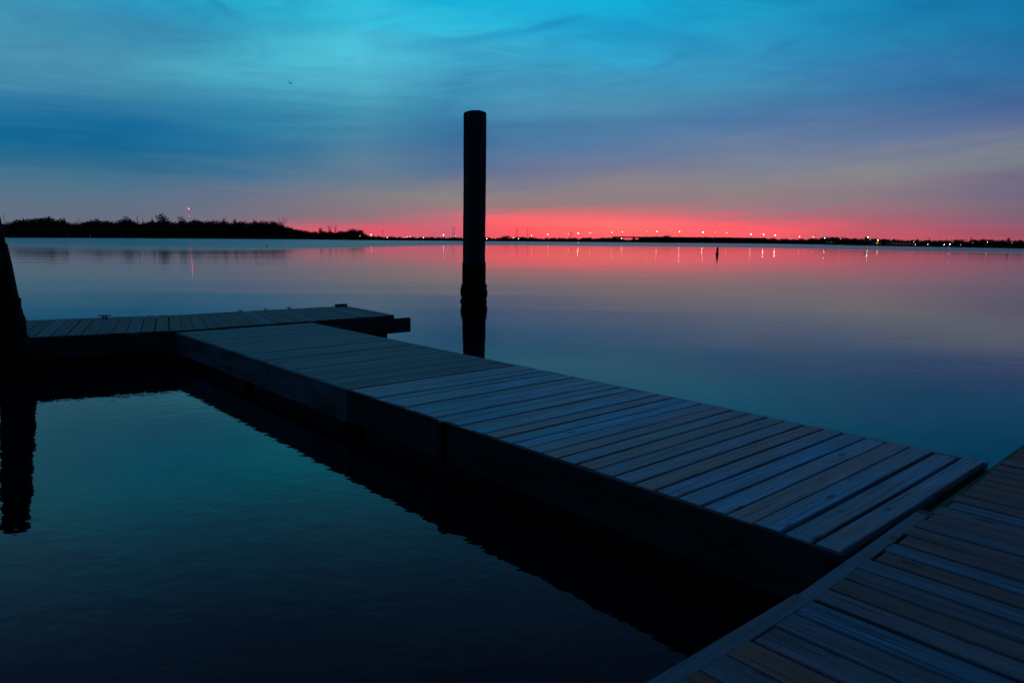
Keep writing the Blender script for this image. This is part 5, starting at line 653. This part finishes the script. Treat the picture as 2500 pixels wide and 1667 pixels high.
mass('wood', 'dense dark wood along the left shore, ending in a low point', WOOD_L, 'wood', 5)
mass('shoreline_wood', 'low dark line of trees along the far shore right of the wood', WOOD_R, 'wood', 6, wr=(1.0, 1.7), kinds=(0, 0, 0, 0, 1))
pm = {}
for k, lst in protos.items():
    for i, ((cv, cf), (tv, tf)) in enumerate(lst):
        a = bpy.data.meshes.new('crown'); a.from_pydata([tuple(v) for v in cv], [], cf); a.materials.append(M_leaf)
        b = bpy.data.meshes.new('trunk'); b.from_pydata([tuple(v) for v in tv], [], tf); b.materials.append(M_bark)
        pm[(k, i)] = (a, b)
for i, (x, y, h, wd, k, lab) in enumerate(TREES):
    e = empty({0: 'broadleaf_tree', 1: 'conical_tree', 2: 'bare_tree'}[k], (x, y, .8), lab, 'tree', 'trees standing out of the shoreline woods')
    for nm, me in zip(('crown', 'trunk'), pm[(k, i % len(protos[k]))]):
        o = bpy.data.objects.new(nm, me); col.objects.link(o); o.parent = e
        ws = wd/({0: .78, 1: .46, 2: .75}[k]); o.scale = (ws, ws, h)

# ------------------------------------------------------------------ lamps
LC = {'W': (1.0, .86, .64), 'Y': (1.0, .68, .30), 'O': (1.0, .48, .14), 'G': (.80, 1.0, .40)}
LM = {}
def lamp_mat(c, b):
    key = (c, round(b, 1))
    if key not in LM: LM[key] = emit_mat('lamp_glow', LC[c], LAMP*max(.15, b)**1.5)
    return LM[key]
def lamp_mesh(h, big, dist):
    s = 1.0
    p_ = MB(); p_.tube([(0, 0, 0), (0, 0, h*.5), (0, 0, h-.2)], [.16, .12, .08], 6); p_.tube([(0, 0, h-.25), (.0, -.5, h-.02), (0, -1.0, h)], .06, 5)
    g = MB(); w_ = (.00036 if big else .0003)*dist
    g.tube([(0, -1.0, h-1.5*w_), (0, -1.0, h-1.2*w_), (0, -1.0, h+.6*w_), (0, -1.0, h+1.0*w_)], [w_*.35, w_*.6, w_*.6, w_*.3], 8)
    return p_, g
ORD = ['first', 'second', 'third', 'fourth', 'fifth', 'sixth', 'seventh', 'eighth', 'ninth', 'tenth', 'eleventh', 'twelfth', 'thirteenth', 'fourteenth', 'fifteenth', 'sixteenth', 'seventeenth', 'eighteenth', 'nineteenth', 'twentieth']
CN = {'W': 'white', 'Y': 'pale yellow', 'O': 'orange', 'G': 'greenish'}
cnt = {}
for x, y, z, b, c, br, px in LAMPS:
    z0 = (7.0 if 142 < x < 357 else 1.4) if br else .6
    key = 'br' if br else ('l' if px < 1150 else 'm' if px < 2000 else 'r'); cnt[key] = cnt.get(key, 0)+1; n_ = ORD[cnt[key]-1]
    size = 'bright' if b >= .9 else 'dim' if b < .35 else 'small'
    lab = {'br': f'{size} {CN[c]} lamp in the high far row, {n_} from its left end',
           'l': f'{size} {CN[c]} lamp left of the tall piling, {n_} from the left there',
           'm': f'{size} {CN[c]} low treeline lamp right of the tall piling, {n_} from the left',
           'r': f'{size} {CN[c]} lamp on the dark right shore, {n_} of those from the left'}[key]
    e = empty('street_lamp', (x, y, z0), lab, 'lamp', 'lamps on the causeway' if br else 'lamps along the far shore')
    p_, g = lamp_mesh(max(.8, z-z0), b >= .8, y)
    p_.build('pole', M_steel, e); g.build('lamp_glass', lamp_mat(c, b), e, smooth=True)

# ------------------------------------------------------------------ causeway bridge
br = empty('causeway_bridge', (250, 980, 0), 'low dark causeway bridge among the far trees, carrying the row of lamps', 'bridge')
b = MB(); b.box((0, 0, 6.6), 215, 12, 1.0); b.build('deck', M_conc, br)
for yy in (-5.9, 5.9):
    b = MB(); b.box((0, yy, 7.5), 215, .3, .8); b.build('parapet', M_conc, br)
for i in range(11):
    b = MB(); b.box((-98+i*19.6, 0, 3.0), 1.6, 9.5, 5.9); b.box((-98+i*19.6, 0, 5.85), 2.6, 11, .45); b.build('pier', M_conc, br)

# ------------------------------------------------------------------ radio masts and poles
def lattice(name, label, x, y, h, w_, cat, lights=()):
    e = empty(name, (x, y, 1.0), label, cat); b = MB(); h = h-1.0
    n = max(6, int(h/(w_*2)))
    cs = [Vector((w_/2*math.cos(a), w_/2*math.sin(a), 0)) for a in (0.5, 2.6, 4.7)]
    for c0 in cs: b.tube([c0, c0*.6+Vector((0, 0, h))], .05, 4)
    for i in range(n):
        z0, z1 = h*i/n, h*(i+1)/n
        for j in range(3):
            f0, f1 = 1-.4*z0/h, 1-.4*z1/h
            b.tube([cs[j]*f0+Vector((0, 0, z0)), cs[(j+1) % 3]*f1+Vector((0, 0, z1))], .03, 3)
    b.build('lattice', M_steel, e)
    for z, s, m_ in lights:
        g = MB(); g.tube([(0, -.2, z-1-.9*s), (0, -.2, z-1-.5*s), (0, -.2, z-1+.5*s), (0, -.2, z-1+.9*s)], [.3*s, .55*s, .55*s, .3*s], 8); g.build('beacon', m_, e, smooth=True)
    return e
lattice('radio_mast', 'tall thin radio mast with orange and red lights above the left wood', -607.2, 1300, 53.5, 1.4, 'mast',
        ((54.0, 1.0, emit_mat('beacon_orange', (1, .045, .03), BEACON)), (40.4, 1.1, emit_mat('beacon_red', (1, .05, .08), BEACON*.12)), (47.0, .5, emit_mat('beacon_faint', (1, .15, .12), BEACON*.04))))
lattice('antenna_mast', 'thin unlit antenna mast above the left wood at the picture edge', -470.4, 640, 21.3, .7, 'mast')
POLES = [(-216.9, 17.4, 'lone thin pole rising above the low shore left of the tall piling'), (-100.4, 23.1, 'left one of the two close poles just left of the tall piling'), (-97.4, 23.1, 'right one of the two close poles just left of the tall piling'),
         (5.3, 20.0, 'left one of the two close poles right of the tall piling'), (8.0, 20.0, 'right one of the two close poles right of the tall piling'), (24.5, 22.9, 'single tall pole against the pink sky right of the two close poles'),
         (95.8, 16.1, 'left one of two short poles before the causeway lamps begin'), (98.4, 15.5, 'right one of two short poles before the causeway lamps begin')]
for x, h, lab in POLES:
    e = empty('utility_pole', (x, 1150, 1.4), lab, 'pole', 'poles above the far treeline')
    b = MB(); b.tube([(0, 0, 0), (0, 0, h-1.4)], [.32, .2], 6); b.build('shaft', M_bark, e)
    b = MB(); b.box((0, 0, h-3.2), 2.6, .2, .2); b.box((0, 0, h-4.8), 2.2, .2, .2); b.build('crossarm', M_bark, e)

# ------------------------------------------------------------------ lit waterfront buildings
HOUSES = [(320.4, 688, 13, 8, 3.4, 'red', 'dim reddish-lit low building on the right shore under the second lamp past the causeway'),
          (281.2, 533, 6, 6, 3.2, 'orange', 'small building glowing orange beneath the bright orange lamp'),
          (272.5, 486, 16, 7, 2.4, 'brown', 'long low brown-lit waterfront house between two pairs of orange lamps')]
for x, y, wd, dp, hh, kind, lab in HOUSES:
    e = empty('waterfront_house', (x, y, .5), lab, 'house', None, 0)
    b = MB(); b.box((0, 0, hh/2), wd, dp, hh); b.build('wall', M_wall, e)
    b = MB(); ov = .5; x0, y0 = wd/2+ov, dp/2+ov; rg = hh*.35
    vs = [(-x0, -y0, hh+.01), (x0, -y0, hh+.01), (x0, y0, hh+.01), (-x0, y0, hh+.01), (-x0*.7, 0, hh+rg), (x0*.7, 0, hh+rg)]
    b.verts_faces(vs, [(0, 3, 2, 1), (0, 1, 5, 4), (1, 2, 5), (2, 3, 4, 5), (3, 0, 4)]); b.build('roof', M_roof, e)
    mw = emit_mat('lit_window_'+kind, {'red': (1, .22, .10), 'orange': (1, .42, .06), 'brown': (1, .38, .12)}[kind], {'red': .12, 'orange': .5, 'brown': .06}[kind])
    nw_ = max(2, int(wd/2.2))
    for i in range(nw_):
        xx = -wd/2+wd*(i+.5)/nw_; f = MB(); f.box((xx, -dp/2-.04, hh*.52), wd/nw_*.62, .08, hh*.55); fr = f.build('window_frame', M_roof, e)
        g = MB(); g.box((xx, -dp/2-.09, hh*.52), wd/nw_*.5, .03, hh*.45); g.build('pane', mw, fr)

# ------------------------------------------------------------------ buoy, stake, bird
e = empty('channel_buoy', (31.8, 107.15, 0), 'dark upright channel buoy floating on the pink water', 'buoy')
b = MB(); b.tube([(0, 0, -.4), (0, 0, -.05), (0, 0, .12), (0, 0, .2)], [.18, .24, .24, .18], 14); b.build('float_collar', M_buoy, e, smooth=True)
b = MB(); b.tube([(0, 0, .18), (0, 0, .5), (0, 0, 1.02), (.01, 0, 1.07)], [.18, .17, .15, .10], 14); b.build('body', M_buoy, e, smooth=True)
b = MB(); b.tube([(0, 0, 1.04), (0, 0, 1.16)], [.05, .04], 8); b.tube([(0, 0, 1.14), (0, 0, 1.20)], [.09, .06], 8); b.build('lantern', M_black, e)
e.rotation_euler = (0, R(2), 0)
e = empty('marker_stake', (-52.8, 148, 0), 'tiny dark marker stake standing in the calm water before the wood', 'stake')
b = MB(); b.tube([(0, 0, -1), (0, 0, .3), (.02, 0, .56)], [.09, .08, .07], 7); b.build('post', M_pile, e)
b = MB(); b.box((0, -.1, .38), .22, .03, .16); b.build('board', M_fascia, e)
# gull: one continuous body with swept wings
b = MB()
def ring(y, z, rx, rz_, n=10): return [(rx*math.cos(2*math.pi*k/n), y, z+rz_*math.sin(2*math.pi*k/n)) for k in range(n)]
secs = [(-.30, .01, .012, .01), (-.24, .01, .035, .03), (-.18, .012, .045, .042), (-.08, 0, .075, .07), (.04, 0, .08, .075), (.16, .005, .05, .045), (.26, .012, .05, .012), (.33, .014, .06, .006)]
vs = [v for s_ in secs for v in ring(*s_)]; fs = []
for i in range(len(secs)-1):
    for k in range(10): fs.append((i*10+k, i*10+(k+1) % 10, (i+1)*10+(k+1) % 10, (i+1)*10+k))
fs += [tuple(range(10)), tuple(70+k for k in range(10))[::-1]]
for s_ in (-1, 1):
    st = [(.05, -.10, .10, .03), (.25, -.14, .08, .12), (.42, -.08, .10, .17), (.58, .04, .17, .13), (.70, .17, .21, .07)]
    b0 = len(vs)
    for xx, yl, yt, zz in st: vs += [(s_*xx, yl, zz+.012), (s_*xx, yt, zz+.006), (s_*xx, yt, zz-.004), (s_*xx, yl, zz-.008)]
    for i in range(len(st)-1):
        for k in range(4):
            fs.append((b0+i*4+k, b0+i*4+(k+1) % 4, b0+(i+1)*4+(k+1) % 4, b0+(i+1)*4+k))
    fs += [(b0, b0+1, b0+2, b0+3), tuple(b0+16+k for k in (3, 2, 1, 0))]
b.verts_faces(vs, fs); o = b.build('gull', M_bird); o.location = (-59.67, 190, 42.66); o.rotation_euler = (R(-12), R(24), R(-25))
o.scale = (1.5, 1.5, 1.5)
tag(o, 'small dark gull flying high in the blue sky above the left wood', 'bird')

# ------------------------------------------------------------------ camera
cam = bpy.data.cameras.new('camera'); co = bpy.data.objects.new('camera', cam); col.objects.link(co)
cam.sensor_width = 36; cam.lens = 1667/2500*36; cam.clip_end = 30000; cam.clip_start = .05
pitch = math.atan(247.75/1667); roll = math.atan(.009)
F_ = Vector((0, math.cos(pitch), -math.sin(pitch))); R0 = Vector((1, 0, 0)); U0 = R0.cross(F_)
rx = R0*math.cos(roll)+U0*math.sin(roll); ux = -R0*math.sin(roll)+U0*math.cos(roll)
mt = Matrix((rx, ux, -F_)).transposed().to_4x4(); mt.translation = (0, 0, 1.97); co.matrix_world = mt
sc.camera = co
sc.view_settings.view_transform = 'Standard'; sc.view_settings.look = 'None'; sc.view_settings.exposure = 0; sc.view_settings.gamma = 1
sc.render.engine = 'CYCLES'; sc.cycles.use_denoising = True; sc.cycles.max_bounces = 6
sc.cycles.sample_clamp_indirect = 0
